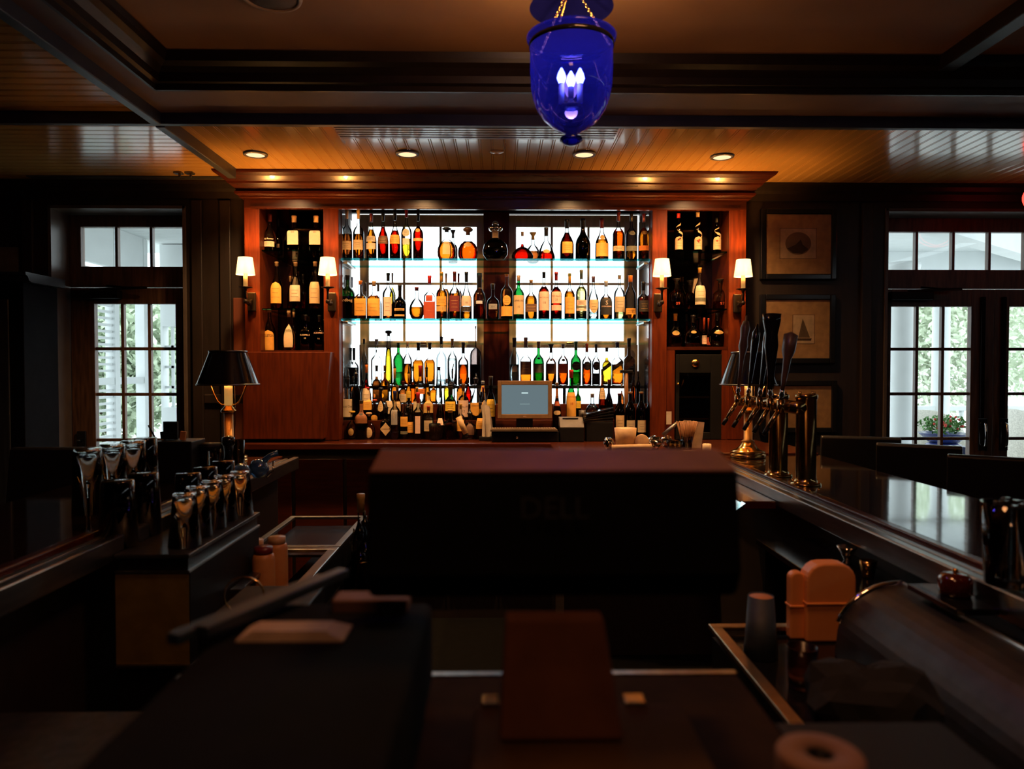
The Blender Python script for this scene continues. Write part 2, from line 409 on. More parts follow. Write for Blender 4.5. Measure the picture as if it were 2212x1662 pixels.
# leaning cupboard front
z1 = PZ(761, 4.38)
mb = MB(); mb.prism([(PX(530, 4.38), PZ(951, 4.38)+.012), (PX(701, 4.38), PZ(951, 4.38)+.012), (PX(718, 4.38), z1), (PX(530, 4.38), z1)], 4.33, 4.44, 'y')
o = mb.build('wooden_screen', WOOD, None, .004); tag(o, 'plain reddish wooden screen panel standing behind the lamp with the bare brass candle tube', 'screen')
# counter
mb = MB(); mb.box(-1.66, 1.60, 4.28, 4.86, ZK-.04, ZK); mb.box(.30, 1.69, 3.765, 4.28, ZK-.04, ZK)
ct = mb.build('back_counter', WOODX, None, .006); tag(ct, 'dark wooden back counter carrying the bottles and the till', 'counter')
mb = MB(); mb.box(-1.62, 1.58, 4.36, 4.86, 0, ZK-.041); mb.box(.34, 1.58, 3.78, 4.36, 0, ZK-.041)
b = mb.build('counter_base', BARP, ct)
for k in range(6):
    xx = -1.55+k*.31; MB().box(xx, xx+.29, 4.345, 4.359, .15, ZK-.1).build('cupboard_door', WOODX, ct, .004)

# glass shelves
def gshelf(x0, x1, y0, y1, zt, th, label):
    mb = MB(); v = [(x, y, z) for x in (x0, x1) for y in (y0, y1) for z in (zt-th, zt)]
    mb.add(v, [(0,1,3,2),(4,6,7,5),(0,4,5,1),(2,3,7,6)], 1); mb.add(v, [(0,2,6,4),(1,5,7,3)], 0)
    o = mb.build('glass_shelf', [SHELFG, SHELFE]); tag(o, label, 'shelf', 'glass shelves of the back bar'); return zt
CX0, CX1 = PX(733, YC)+.008, PX(1408, YC)-.008
Z1 = gshelf(CX0, CX1, 4.475, 4.80, PZ(558.5, 4.475), .014, 'long blue-edged glass shelf carrying the upper row of spirits before the windows')
Z2 = gshelf(CX0, CX1, 4.475, 4.80, PZ(688.5, 4.475), .014, 'long blue-edged glass shelf carrying the second row of whiskies before the windows')
L0, L1 = PX(563, YC)+.004, PX(700, YC)-.004; R0, R1 = PX(1440, YC)+.004, PX(1573, YC)-.004
ZL1 = gshelf(L0, L1, 4.475, 4.79, PZ(541, 4.475), .010, 'short dark glass shelf with two cream-labelled square bottles')
ZL2 = gshelf(L0, L1, 4.475, 4.79, PZ(667, 4.475), .010, 'short dark glass shelf with three long-necked bourbon bottles')
ZR1 = gshelf(R0, R1, 4.475, 4.79, PZ(542, 4.475), .010, 'short dark glass shelf with three ribbon-wrapped bottles')
ZR2 = gshelf(R0, R1, 4.475, 4.79, PZ(666, 4.475), .010, 'short dark glass shelf with a cream-labelled bottle between round decanters')
ZL3 = PZ(757, YC); ZR3 = PZ(749, YC)
for xx, d in ((CX0, 1), (CX1, -1)):
    for z in (Z1, Z2): MB().box(min(xx, xx+d*.03), max(xx, xx+d*.03), 4.52, 4.78, z-.028, z-.015).build('shelf_bracket', STEEL, cab, .002)
# stepped riser and narrow back shelf
ZS1 = E-.335; ZS2 = E-.235; ZS3 = E-.118
q0, q1 = PX(742, 4.6), PX(1398, 4.6)
t = thing('bottle_riser', 'dark stepped riser under the crowd of pourer bottles', 'riser', (0, 4.65, ZK))
MB().box(q0, q1, 4.575, 4.66, ZK+.001, ZS1).build('lower_step', WOODX, t, .003)
MB().box(q0, q1, 4.661, 4.76, ZK+.001, ZS2).build('upper_step', WOODX, t, .003)
t = thing('narrow_bottle_shelf', 'narrow dark shelf along the window sills holding liqueur bottles', 'shelf', (0, 4.83, ZS3))
MB().box(CX0, CX1, 4.775, 4.862, ZS3-.02, ZS3).build('board', BLACKG, t, .002)
for k in range(5):
    xx = CX0+.05+k*(CX1-CX0-.1)/4; MB().box(xx-.01, xx+.01, 4.80, 4.82, ZK+.001, ZS3-.0205).build('post', BLACKG, t)
# ------------------------------------------------------------------ writing
_TX = {}
def text_geo(s):
    if s in _TX: return _TX[s]
    c = bpy.data.curves.new('lettering', 'FONT'); c.body = s; c.align_x = 'CENTER'; c.align_y = 'CENTER'; c.size = 1; c.resolution_u = 2
    o = bpy.data.objects.new('lettering', c); COL.objects.link(o); bpy.context.view_layer.update()
    me = bpy.data.meshes.new_from_object(o.evaluated_get(bpy.context.evaluated_depsgraph_get()))
    r = ([tuple(v.co) for v in me.vertices], [tuple(p.vertices) for p in me.polygons])
    bpy.data.objects.remove(o); bpy.data.curves.remove(c); bpy.data.meshes.remove(me); _TX[s] = r; return r
PAL = dict(tan=(.62, .42, .20), cream=(.64, .50, .31), amb=(.75, .36, .05), gold=(.55, .33, .09), red=(.50, .02, .02), orange=(.85, .22, .02), dark=(.02, .015, .012),
  brown=(.14, .06, .025), black=(.008, .008, .01), pink=(.75, .50, .36), white=(.8, .78, .72), grey=(.30, .28, .26), navy=(.01, .015, .09), yellow=(.80, .50, .04),
  cork=(.55, .33, .15), olive=(.16, .15, .09), maroon=(.16, .015, .015), purple=(.13, .07, .10), green=(.02, .12, .05), silver=(.5, .5, .5), beige=(.5, .38, .22), redor=(.42, .05, .012), rust=(.26, .085, .02))
_M = {}
def cm(c, kind='label'):
    k = (c, kind)
    if k not in _M:
        rg = {'label': .65, 'cap': .35, 'ink': .6}[kind]
        _M[k] = mat(kind+'_'+c, PAL[c], rg, nscale=40, col2=tuple(v*.9 for v in PAL[c]))
    return _M[k]
GL = dict(clear=CLEAR, green=GREEN, brown=AMBG, dark=DARKG, frost=FROST, smoke=SMOKE)
LQ = {k: refr('liquid_'+k, c) for k, c in dict(amber=(.90, .42, .07), orange=(.95, .27, .03), red=(.70, .05, .015), dkred=(.33, .03, .015), yellow=(.98, .78, .14), pale=(.97, .90, .55),
  brown=(.62, .27, .09), green=(.45, .55, .14), water=(.93, .95, .95), black=(.03, .02, .02)).items()}
ST = dict(
 std=(2, 1, [(.92, 0), (1, .02), (1, .60), (.95, .65), (.75, .705), (.45, .75), (.30, .79), (.27, .84), (.27, 1)]),
 tall=(2, 1, [(.92, 0), (1, .02), (1, .56), (.96, .62), (.80, .68), (.5, .73), (.30, .77), (.25, .82), (.25, 1)]),
 slope=(2, 1, [(.92, 0), (1, .02), (1, .44), (.93, .52), (.70, .62), (.45, .70), (.32, .78), (.27, .84), (.27, 1)]),
 sqr=(5, .8, [(.92, 0), (1, .02), (1, .56), (.94, .61), (.65, .66), (.35, .70), (.28, .76), (.28, 1)]),
 stub=(2, 1, [(.9, 0), (1, .03), (1, .48), (.93, .56), (.7, .63), (.38, .68), (.26, .74), (.26, 1)]),
 round=(2, .5, [(.6, 0), (.8, .02), (.97, .15), (1, .28), (.95, .42), (.75, .56), (.42, .66), (.24, .70), (.22, .76), (.22, 1)]),
 bell=(2, .8, [(.85, 0), (.97, .03), (1, .12), (.95, .2), (.75, .40), (.55, .55), (.32, .66), (.22, .72), (.20, 1)]),
 squat=(2, .5, [(.8, 0), (.98, .10), (1, .18), (.88, .30), (.5, .46), (.16, .52), (.11, .6), (.11, 1)]),
 globe=(2, .9, [(.45, 0), (.75, .05), (.97, .2), (1, .33), (.90, .47), (.62, .60), (.34, .67), (.24, .72), (.22, 1)]),
 cone=(2, 1, [(.97, 0), (1, .02), (.95, .25), (.75, .55), (.5, .8), (.40, .9), (.38, 1)]),
 wine=(2, 1, [(.92, 0), (1, .02), (1, .58), (.93, .65), (.65, .74), (.38, .81), (.34, .86), (.34, 1)]),
 flask=(2, 1, [(.9, 0), (1, .03), (.97, .52), (.85, .58), (.4, .64), (.12, .66), (.10, .7), (.10, 1)]),
 fancy=(2, .45, [(.5, 0), (.7, .02), (.97, .16), (1, .30), (.88, .46), (.55, .58), (.30, .61), (.26, .66), (.26, 1)]),
)
def prof_r(prof, t):
    for (r0, a), (r1, b) in zip(prof, prof[1:]):
        if t <= b: return r0+(r1-r0)*(0 if b == a else max(0, (t-a)/(b-a)))
    return prof[-1][0]
def bottle(x, Y, zb, zt, wm, style, glass, liq, level, cap, labels, texts, label, group, pour=None, lean=0, noun='bottle', noliq=False):
    """zb/zt base and top heights, wm body width in metres; level, label and cap heights as fractions"""
    sup, sy, prof = ST[style]; H = zt-zb; rr = wm/2
    if cap and len(cap) > 2: capH = cap[2]
    gtop = 1.0 if not cap else (1-cap[1]*.55)
    t = thing(noun, label, 'decanter' if noun.endswith('decanter') else 'bottle', (x, Y, zb), group)
    mb = MB(); n = 28
    pts = [(0, 0)]+[(r*rr, zb+z*H*gtop) for r, z in prof]
    pts[0] = (0, zb+.001)
    mb.rot(pts, x, Y, n, 0, sup, sy)
    g = mb.build('glass_body', GL[glass], t)
    if liq and level > .05:
        lp = [(0, zb+H*.022)]+[(r*rr*.90, zb+max(z*gtop, .022)*H) for r, z in prof if z*gtop < level-.01]
        lp += [(prof_r(prof, level/gtop)*rr*.90, zb+level*H), (0, zb+level*H)]
        MB().rot(lp, x, Y, n, 0, sup, sy).build('liquid', LQ[liq], t)
    if cap:
        c, f = cap[0], cap[1]; rn = prof[-1][0]*rr
        zc = zb+H*(1-f); mb = MB()
        if len(cap) > 2 and cap[2] == 'knob':
            mb.rot([(0, zc), (rn*.9, zc), (rn*.9, zc+H*f*.4), (rn*2.1, zc+H*f*.55), (rn*2.3, zc+H*f*.8), (rn*1.6, zb+H), (0, zb+H)], x, Y, 18)
        elif len(cap) > 2 and cap[2] == 'crystal':
            for k in range(5):
                a = 2*PI*k/5; mb.ball((x+rn*1.3*math.cos(a), Y+rn*1.0*math.sin(a), zb+H-rn*2.4), rn*.95, 10)
            mb.ball((x, Y, zb+H-rn), rn, 10); mb.cyl((x, Y, zc), (x, Y, zb+H-rn*2.4), rn*.8)
        elif len(cap) > 2 and cap[2] == 'fan':
            mb.rot([(0, zc), (rn*1.1, zc), (rn*.95, zc+H*f*.5), (rn*2.2, zb+H*.985), (rn*2.2, zb+H), (0, zb+H)], x, Y, 18)
        else:
            mb.rot([(0, zc), (rn*1.12, zc), (rn*1.15, zc+H*f*.7), (rn*1.28, zc+H*f*.74), (rn*1.28, zb+H-.001), (rn*1.15, zb+H), (0, zb+H)], x, Y, 16)
        mb.build('cap', cm(c, 'cap') if c != 'glass' else CHROME, t)
    if pour:
        zc = zb+H; rn = prof[-1][0]*rr; L = pour
        MB().rot([(0, zc), (rn*1.5, zc), (rn*1.4, zc+.006), (rn*.8, zc+.012), (rn*.6, zc+L*.5), (.0025, zc+L), (0, zc+L)], x, Y, 12, M=Matrix.Translation((x, Y, zc)) @ Matrix.Rotation(lean, 4, 'Y') @ Matrix.Translation((-x, -Y, -zc))).build('pourer', BLACKG, t)
    def surf(a, z, k=1.03):  # k lifts a label off the glass
        q = prof_r(prof, max(0, min(1, (z/gtop))))*rr*k
        c, d = math.cos(a), math.sin(a); s_ = 1 if sup == 2 else (abs(c)**sup+abs(d)**sup)**(-1/sup)
        return (x+q*s_*c, Y+q*s_*d*sy, zb+z*H)
    made = []
    for li, (z0, z1, c, hw, shape) in enumerate(labels):
        mb = MB(); nu, nv = 14, 14; vs = []
        for j in range(nv+1):
            tt = j/nv; z = z0+(z1-z0)*tt
            for i in range(nu+1):
                u = i/nu*2-1; zz = z
                if shape == 'o': aa = u*hw*math.sqrt(max(0, 1-(2*tt-1)**2))
                elif shape == 'd': aa = u*hw*(1-abs(2*tt-1))
                elif shape == 's': aa = u*hw*(1 if tt > .45 else math.sqrt(max(0.0, tt/.45)))
                elif shape == 'a': aa = u*hw*(1 if tt < .7 else math.sqrt(max(0, 1-((tt-.7)/.3)**2)))
                elif shape == 'g': aa = u*hw; zz = z+u*.10
                else: aa = u*hw
                vs.append(surf(-PI/2+R(aa), zz, 1.03+.012*li))
        fs = [(j*(nu+1)+i, j*(nu+1)+i+1, (j+1)*(nu+1)+i+1, (j+1)*(nu+1)+i) for j in range(nv) for i in range(nu)]
        mb.add(vs, fs, 0, True); made.append((mb, z0, z1, c, hw))
    for (s_, zc, hh, c) in texts:      # text string, centre and height as fractions of bottle height
        host = next((m for m in made if m[1]-.02 <= zc <= m[2]+.02), None)
        tv, tf = text_geo(s_); wmax = max(abs(v[0]) for v in tv) or 1
        rloc = max(.004, prof_r(prof, zc/gtop)*rr); size = hh*H
        mx_ = R((host[4] if host else 55)*.88)*rloc/wmax
        sx = min(size, mx_)
        vs = [surf(-PI/2+v[0]*sx/rloc, zc+v[1]*size/H, 1.045) for v in tv]
        if host: host[0].add(vs, tf, 1)
        else:
            mb = MB(); mb.add(vs, tf, 1); made.append((mb, zc, zc, c, 50))
        if host and not hasattr(host[0], 'ink'): host[0].ink = c
        elif not host: made[-1][0].ink = c
    for i, (mb, z0, z1, c, hw) in enumerate(made):
        ink = getattr(mb, 'ink', None)
        if ink is None and hw >= 32 and z1-z0 > .06:   # rows of fine print too small to read
            ink = 'dark' if c not in ('dark', 'black', 'brown', 'maroon', 'redor') else 'gold'
            for q in range(3):
                zz = z0+(z1-z0)*(.28+.2*q); aa = R(hw*(.62-.16*(q % 2)))
                vs = []
                for k in range(7):
                    a = -PI/2-aa+2*aa*k/6; vs += [surf(a, zz-.0025, 1.042), surf(a, zz+.0025, 1.042)]
                mb.add(vs, [(2*k, 2*k+2, 2*k+3, 2*k+1) for k in range(6)], 1)
        mb.build('label', [cm(c), cm(ink or 'dark', 'ink')], t)
    return t
def rowfn(x0, y0, k, Y, zb, group, kind=None):
    """bottles measured on an enlarged view of the photograph: origin x0,y0 and k pixels per unit"""
    def add(cx, wd, top, style, glass, liq, lvl, cap, labs, txt, desc, dY=0, pour=None, lean=0, noun='bottle', zbase=None):
        yy = Y+dY; zz = zb if zbase is None else zbase
        zt = PZ(y0+k*top, yy); H = zt-zz
        fr = lambda c: (PZ(y0+k*c, yy)-zz)/H
        labs2 = [(fr(l[1]), fr(l[0]), l[2], (l[3] if len(l) > 3 else 58), (l[4] if len(l) > 4 else 'r')) for l in labs]
        tx = [(s_, fr(c), h*k*SC(yy)/H, col) for (s_, c, h, col) in txt]
        cp_ = None
        if cap: cp_ = (cap[0], 1-fr(cap[1]))+tuple(cap[2:])
        return bottle(PX(x0+k*cx, yy), yy, zz+.0005, zt, wd*k*SC(yy), style, glass, liq, fr(lvl) if lvl else 0, cp_, labs2, tx, desc, group, pour, lean, noun)
    return add
K = 360/2212
g = 'spirits on the upper glass shelf'
A = rowfn(720, 430, K, 4.57, Z1, g)
A(190,140,150,'tall','clear','brown',480,('cork',270),[(575,690,'tan')],[],'slender clear bottle with tan label at the sconce end of the upper glass shelf')
A(343,145,150,'tall','clear','amber',480,('gold',270),[(560,690,'tan')],[],'slender half-full clear bottle with gold foil neck, second on the upper glass shelf')
A(513,138,200,'slope','clear','amber',415,('maroon',310),[(505,582,'cream'),(600,680,'cream')],[],'cognac bottle with two stacked cream labels')
A(668,142,190,'slope','clear','red',380,('black',300),[(505,610,'brown',62)],[],'black-capped cognac bottle with wide brown belt label over red liquid')
A(825,142,155,'slope','clear','red',430,('black',290),[(490,610,'amb',62)],[],'cork-topped cognac bottle with amber-yellow belt label')
A(978,142,150,'tall','clear','yellow',540,('red',250),[(410,515,'cream',40,'o'),(540,620,'pink',35)],[],'red-capped clear bottle with oval and square cream labels')
A(1132,136,160,'tall','clear','red',365,('black',300),[(400,455,'gold',30,'o'),(535,572,'gold',70)],[],'dark red cognac bottle with gold medallion and gold belt')
A(1508,245,385,'round','clear','amber',580,('black',440,'knob'),[(575,745,'tan',24)],[('RARE',600,24,'dark')],'round flat decanter with black knob and narrow upright tan label',noun='decanter')
A(1592,120,415,'stub','clear','brown',620,('black',520,'fan'),[],[],'dark-stoppered bottle half hidden behind the round decanter with the tan label',dY=.12)
A(1790,265,385,'round','clear','orange',570,('brown',480,'knob'),[(580,645,'gold',28,'o')],[],'round flat cognac decanter with gold oval plate and brown stopper',noun='decanter')
A = rowfn(1060, 430, K, 4.57, Z1, g)
dec = A(62,330,290,'fancy','dark','black',560,('glass',400,'crystal'),[(420,520,'cork',60)],[],'black crystal decanter with beaded edge and glass stopper before the dark window post',noun='crystal_decanter')
mb = MB()
cxd, zbd = WO[dec.name].x, WO[dec.name].z
for k in range(30):
    a = -1.25+k*(PI+2.5)/29; rx = .060; mb.ball((cxd+rx*1.08*math.cos(a), 4.57-.004, zbd+.064+.064*math.sin(a)), .0036, 8)
mb.build('beaded_edge', CHROME, dec)
A(420,290,435,'squat','clear','red',600,('cork',490),[],[],'squat wide-bellied red cognac bottle with long thin neck and cork')
A(560,190,445,'globe','clear','brown',700,('gold',540,'fan'),[],[],'nearly empty round clear bottle with flared gold stopper behind the squat red one',dY=.12)
A(735,235,380,'bell','clear','red',700,('dark',490),[(680,730,'gold',26,'o')],[],'bell-shaped clear bottle with little red liquid and gold oval seal')
A(1008,182,270,'slope','clear','dkred',450,('black',385),[(578,730,'amb',46)],[],'dark cognac bottle with large square amber label, black neck')
A(1220,200,260,'slope','dark','black',480,('black',370),[],[],'unlabelled all-black broad-shouldered bottle beside the dark cognac bottle')
A(1470,176,255,'slope','clear','amber',540,('maroon',380),[(480,545,'gold',30,'o'),(592,770,'amb',58)],[],'amber cognac bottle with tall amber label and round neck seal')
A(1690,158,170,'tall','clear','orange',430,('maroon',290),[(630,695,'tan',64)],[],'orange spirit bottle with brown neck and pale belt on the upper glass shelf')
A(1860,150,190,'tall','clear','amber',700,('dark',290),[(430,490,'olive',34,'o'),(630,695,'olive',64)],[],'nearly empty bottle with dark oval and dark belt near the end of the upper shelf')
A(2025,150,190,'tall','clear','amber',380,('maroon',300),[(425,480,'brown',34,'o'),(625,690,'orange',64)],[],'full amber bottle with orange belt, at the far sconce end of the upper glass shelf')

g = 'whiskies on the second glass shelf'
A = rowfn(720, 430, K, 4.57, Z2, g)
A(195,190,1015,'std','green','black',1300,('black',1080),[],[('Ardbeg',1355,56,'tan'),],'dark green whisky bottle with pale lettering beside the sconce')
A(365,150,1090,'sqr','clear','amber',1300,('orange',1140),[(1330,1555,'amb')],[],'square-shouldered bottle with orange-tan label next to the dark green bottle')
A(255,60,1040,'std','clear','amber',1400,('black',1180),[],[],'thin dark-necked bottle behind the dark green whisky bottle',dY=.12)
A(545,158,1095,'sqr','clear','amber',1290,('cork',1160),[(1330,1558,'amb')],[],'square bottle with pale orange label and cork, third on the second glass shelf')
A(430,100,1110,'slope','clear','amber',1400,('dark',1230),[],[],'dark-capped bottle behind the two square orange-labelled bottles',dY=.12)
A(600,95,1120,'slope','clear','orange',1350,('dark',1230),[],[],'dark-necked bottle behind the square bottle with the cork',dY=.12)
A(733,150,985,'tall','clear','amber',1400,('black',1090),[(1310,1560,'pink',42)],[],'tall clear bottle with long pinkish label')
A(790,80,985,'tall','clear','yellow',1180,('grey',1140),[],[],'grey-capped yellow bottle behind the long pinkish label',dY=.12)
A(887,165,1145,'stub','dark','black',1320,('black',1220),[(1460,1490,'gold',50),(1540,1565,'gold',50)],[],'short black broad bottle with gold lettering')
A(1110,200,1175,'globe','clear','amber',1440,('maroon',1220),[],[],'clear globe decanter a third full of amber whisky',noun='globe_decanter')
A(1280,148,1020,'sqr','clear','water',1560,('red',1130),[(1285,1365,'redor',30),(1370,1592,'redor')],[],'red-capped clear bottle with red-orange label')
A(1440,146,970,'tall','clear','amber',1220,('amb',1105),[(1300,1420,'amb'),(1430,1500,'gold')],[],'amber whisky bottle with orange cap and golden label')
A(1500,90,990,'tall','clear','amber',1200,('cork',1110),[],[],'cork-capped bottle behind the orange-capped amber whisky',dY=.12)
A(1612,150,965,'tall','clear','amber',1260,('maroon',1100),[(1290,1500,'maroon')],[],'maroon-labelled whisky bottle with maroon cap')
A(1665,90,990,'tall','clear','amber',1230,('maroon',1110),[],[],'maroon-capped bottle peeping out behind the maroon-labelled one',dY=.12)
A(1768,142,970,'slope','clear','amber',1500,('black',1105),[(1290,1430,'pink'),(1435,1500,'dark')],[('18',1385,36,'brown')],'black-capped bottle with pale label over a dark band')
A(1940,165,985,'wine','brown','brown',1350,('black',1180),[(1360,1400,'silver',30)],[],'tall dark brown wine-shaped bottle beside the window post')
A = rowfn(1060, 430, K, 4.57, Z2, g)
A(30,165,1125,'stub','clear','brown',1480,('dark',1200),[(1400,1470,'grey',40)],[],'stubby clear bottle with grey label under the crystal decanter')
A(213,160,1000,'std','clear','brown',1180,('orange',1030),[(1285,1420,'amb',38,'o'),(1432,1560,'amb',62)],[],'dark liqueur bottle with yellow oval over a wide amber label')
A(370,148,1015,'std','green','green',1290,('pink',1090),[(1285,1535,'tan')],[('LAPHROAIG',1358,34,'dark'),('10',1440,36,'dark')],'green whisky bottle with tall tan label and pink cap')
A(535,160,1075,'stub','clear','amber',1290,('cork',1120),[(1400,1505,'brown',66)],[],'small clear bottle with wide dark brown belt label')
A(705,150,970,'tall','clear','red',1170,('black',1050),[(1235,1485,'pink',55)],[('MACALLAN',1315,26,'brown'),('18',1385,44,'brown')],'black-capped bottle with pinkish label reading 18 over red whisky')
A(868,150,970,'tall','clear','red',1170,('red',1080),[(1235,1390,'pink',55),(1412,1485,'pink',55)],[('MACALLAN',1295,26,'brown'),('25',1345,36,'brown')],'red-necked bottle with pinkish label split by a red stripe')
A(1045,140,985,'tall','clear','amber',1230,('amb',1120),[(1305,1525,'amb')],[],'amber bottle with orange cap and plain tall amber label')
A(1200,146,940,'tall','clear','pale',1170,('olive',1060),[(1345,1420,'pink'),(1425,1455,'olive'),(1458,1490,'pink')],[],'tallest pale yellow bottle with olive capsule')
A(1360,142,1025,'slope','clear','water',1500,('purple',1105),[(1340,1520,'tan',50,'s')],[],'clear bottle with shield-shaped tan label and purple cap')
A(1527,165,1085,'stub','clear','amber',1310,('silver',1160),[(1325,1542,'black',58)],[('S',1385,76,'pink'),('SPRINGBANK',1432,26,'pink')],'stubby bottle with square black label bearing a large S')
A(1705,148,1008,'tall','clear','pale',1500,('cork',1060),[(1300,1505,'beige',56)],[],'clear bottle with square beige label and pink-black stopper')
A(1850,146,1010,'wine','clear','amber',1450,('orange',1100),[(1455,1535,'amb',60)],[],'clear bottle with orange-topped dark cap and low amber label')
A(2022,165,1095,'std','clear','dkred',1300,('black',1210),[(1350,1500,'dark',50)],[],'dark whisky bottle at the far sconce end of the second glass shelf')
# side niches
K5 = 260/1271
g = 'bottles in the niche above the wooden screen'
A = rowfn(480, 430, K5, 4.57, ZL1, g)
A(515,135,170,'slope','clear','dkred',480,('maroon',250),[(465,520,'cream',55)],[('Old Potter',440,26,'cream')],'dark bottle with white script over a low cream label in the narrow niche')
A(600,90,215,'slope','dark','black',400,('black',300),[(490,530,'beige',30)],[],'black bottle in shadow behind the script-lettered bottle',dY=.12)
A(770,150,185,'sqr','clear','dkred',495,('cork',255),[(350,498,'cream',38)],[('EH',368,26,'maroon'),],'cream-labelled square bottle at the middle of its short dark shelf')
A(1000,150,185,'sqr','clear','dkred',495,('cork',255),[(350,498,'cream',38)],[('EH',368,26,'maroon')],'cream-labelled square bottle next to the stile of the short dark shelf')
A = rowfn(480, 430, K5, 4.57, ZL2, g)
A(583,125,670,'slope','clear','amber',1085,('cork',715),[(885,1110,'amb',60,'a')],[],'long-necked bourbon bottle with arched gold picture label')
A(782,125,675,'slope','clear','red',1085,('cork',715),[(920,1090,'cream',58)],[],'long-necked bourbon bottle with plain cream label')
A(988,125,668,'slope','clear','amber',1105,('cork',715),[(885,1112,'tan',56)],[],'long-necked bourbon bottle with tan label and small crest, beside the sconce')
A(725,70,820,'slope','clear','amber',1080,('cork',880),[],[],'slim bottle seen behind the plain cream-labelled bourbon',dY=.13)
A(860,70,800,'slope','clear','orange',1010,('black',860),[],[],'slim black-capped bottle between the bourbons with plain cream and tan labels',dY=.13)
A = rowfn(480, 430, K5, 4.57, ZL3, g)
A(503,125,1170,'slope','clear','amber',1400,('cork',1200),[(1390,1612,'amb',60,'a')],[('MIDLETON',1450,40,'dark')],'bottle with bright orange arched label just above the wooden screen')
A(708,145,1190,'round','clear','amber',1540,('cork',1250),[(1320,1570,'cream',40,'a'),],[('BUSHMILLS',1388,30,'dark')],'flat clear bottle with tall arched white label just above the wooden screen')
A(760,80,1200,'std','clear','amber',1430,('cork',1255),[],[],'slim amber bottle peeping out behind the arched white label',dY=.13)
A(885,105,1225,'sqr','dark','black',1380,('black',1290),[],[('BUSHMILLS',1442,24,'cream'),('10',1475,24,'cream')],'square black bottle marked with small white print, nearer the white-labelled bottle')
A(1030,105,1230,'sqr','dark','black',1380,('black',1300),[],[('BUSHMILLS',1420,24,'pink'),('16',1480,24,'pink')],'square black bottle with pinkish print pressed against the niche stile')
K6 = 270/1282
g = 'bottles in the niche above the wine cooler'
A = rowfn(1390, 430, K6, 4.57, ZR1, g)
for cx, top, cc, wh in ((352, 140, 'red', 'ribbon-wrapped bottle with red cap and cherry-painted label'), (548, 130, 'tan', 'ribbon-wrapped bottle with pale pointed tip, label painted with large orange fruit'), (742, 185, 'black', 'ribbon-wrapped bottle with black neck bow, its label painted with small red fruit')):
    b = A(cx, 88, top, 'wine', 'dark', 'black', 430, (cc, top+50), [(385, 520, 'tan', 62, 'a')], [], wh)
    x, y, zb = WO[b.name]; r = 88*K6*SC(4.57)/2
    zz = lambda c: PZ(430+K6*c, 4.57)
    # spiralling paper ribbon
    vs = []; n = 26
    for k in range(n+1):
        tt = k/n; a = -PI/2+.95*math.sin(tt*PI*2.2+.6); z = zz(395)+(zz(top+105)-zz(395))*tt; rr = r*(1.04-.45*max(0, tt-.35)/.65)
        hw = .007
        vs += [(x+rr*math.cos(a), y+rr*math.sin(a), z-hw), (x+rr*math.cos(a), y+rr*math.sin(a), z+hw)]
    MB().add(vs, [(2*k, 2*k+2, 2*k+3, 2*k+1) for k in range(n)], 0, True).build('paper_ribbon', cm('tan'), b)
    mb = MB()
    for k, (dx, dz) in enumerate(((-.2, 0), (.15, .006), (.0, -.006))[:1 if cc == 'black' else (2 if cc == 'red' else 3)]):
        mb.ball((x+r*dx, y-r*1.02, zz(430 if cc != 'red' else 418)+dz), .006, 8)
    mb.build('painted_fruit', cm('redor' if cc != 'red' else 'maroon'), b)
b = None
A = rowfn(1390, 430, K6, 4.57, ZR2, g)
A(332,148,815,'stub','clear','brown',1050,('dark',860,'fan'),[],[('09',1078,44,'redor')],'round whisky decanter with red numerals in the niche, near the blue-edged shelves',noun='decanter')
A(470,110,835,'stub','clear','brown',1050,('dark',880,'fan'),[],[],'round decanter half hidden by the cream-labelled bottle',dY=.12,noun='decanter')
A(572,118,700,'slope','clear','dkred',920,('amb',755),[(890,1085,'cream',62),(1015,1055,'olive',62)],[],'tall bottle with cream label crossed by a green band')
A(780,150,820,'stub','clear','brown',1050,('dark',860,'fan'),[],[('97',1078,44,'redor')],'round whisky decanter with red numerals beside the outer niche stile',noun='decanter')
A = rowfn(1390, 430, K6, 4.57, ZR3, g)
A(325,150,1175,'round','clear','brown',1400,('amb',1250),[(1350,1400,'gold',34,'o')],[],'dark flat bottle with gold oval just above the wine cooler')
m_ = A(505,175,1190,'round','clear','brown',1480,('dark',1270),[(1350,1380,'gold',24,'o')],[],'glinting flat clear bottle just above the wine cooler')
A(618,60,1215,'wine','clear','red',1380,('redor',1350),[(1400,1490,'pink',50)],[],'slim red-necked bottle in the middle of the row above the wine cooler',dY=.02)
A(663,50,1220,'wine','clear','orange',1380,('redor',1340),[(1420,1500,'redor',50)],[],'slim orange-necked bottle touching the red-necked one above the wine cooler',dY=.10)
A(755,170,1170,'globe','dark','black',1480,('black',1240),[(1350,1390,'gold',34,'o')],[],'round black bottle with gold patch just above the wine cooler')
A(440,60,1180,'std','clear','brown',1400,('dark',1250),[],[],'thin bottle in shadow behind the glinting flat one',dY=.14)

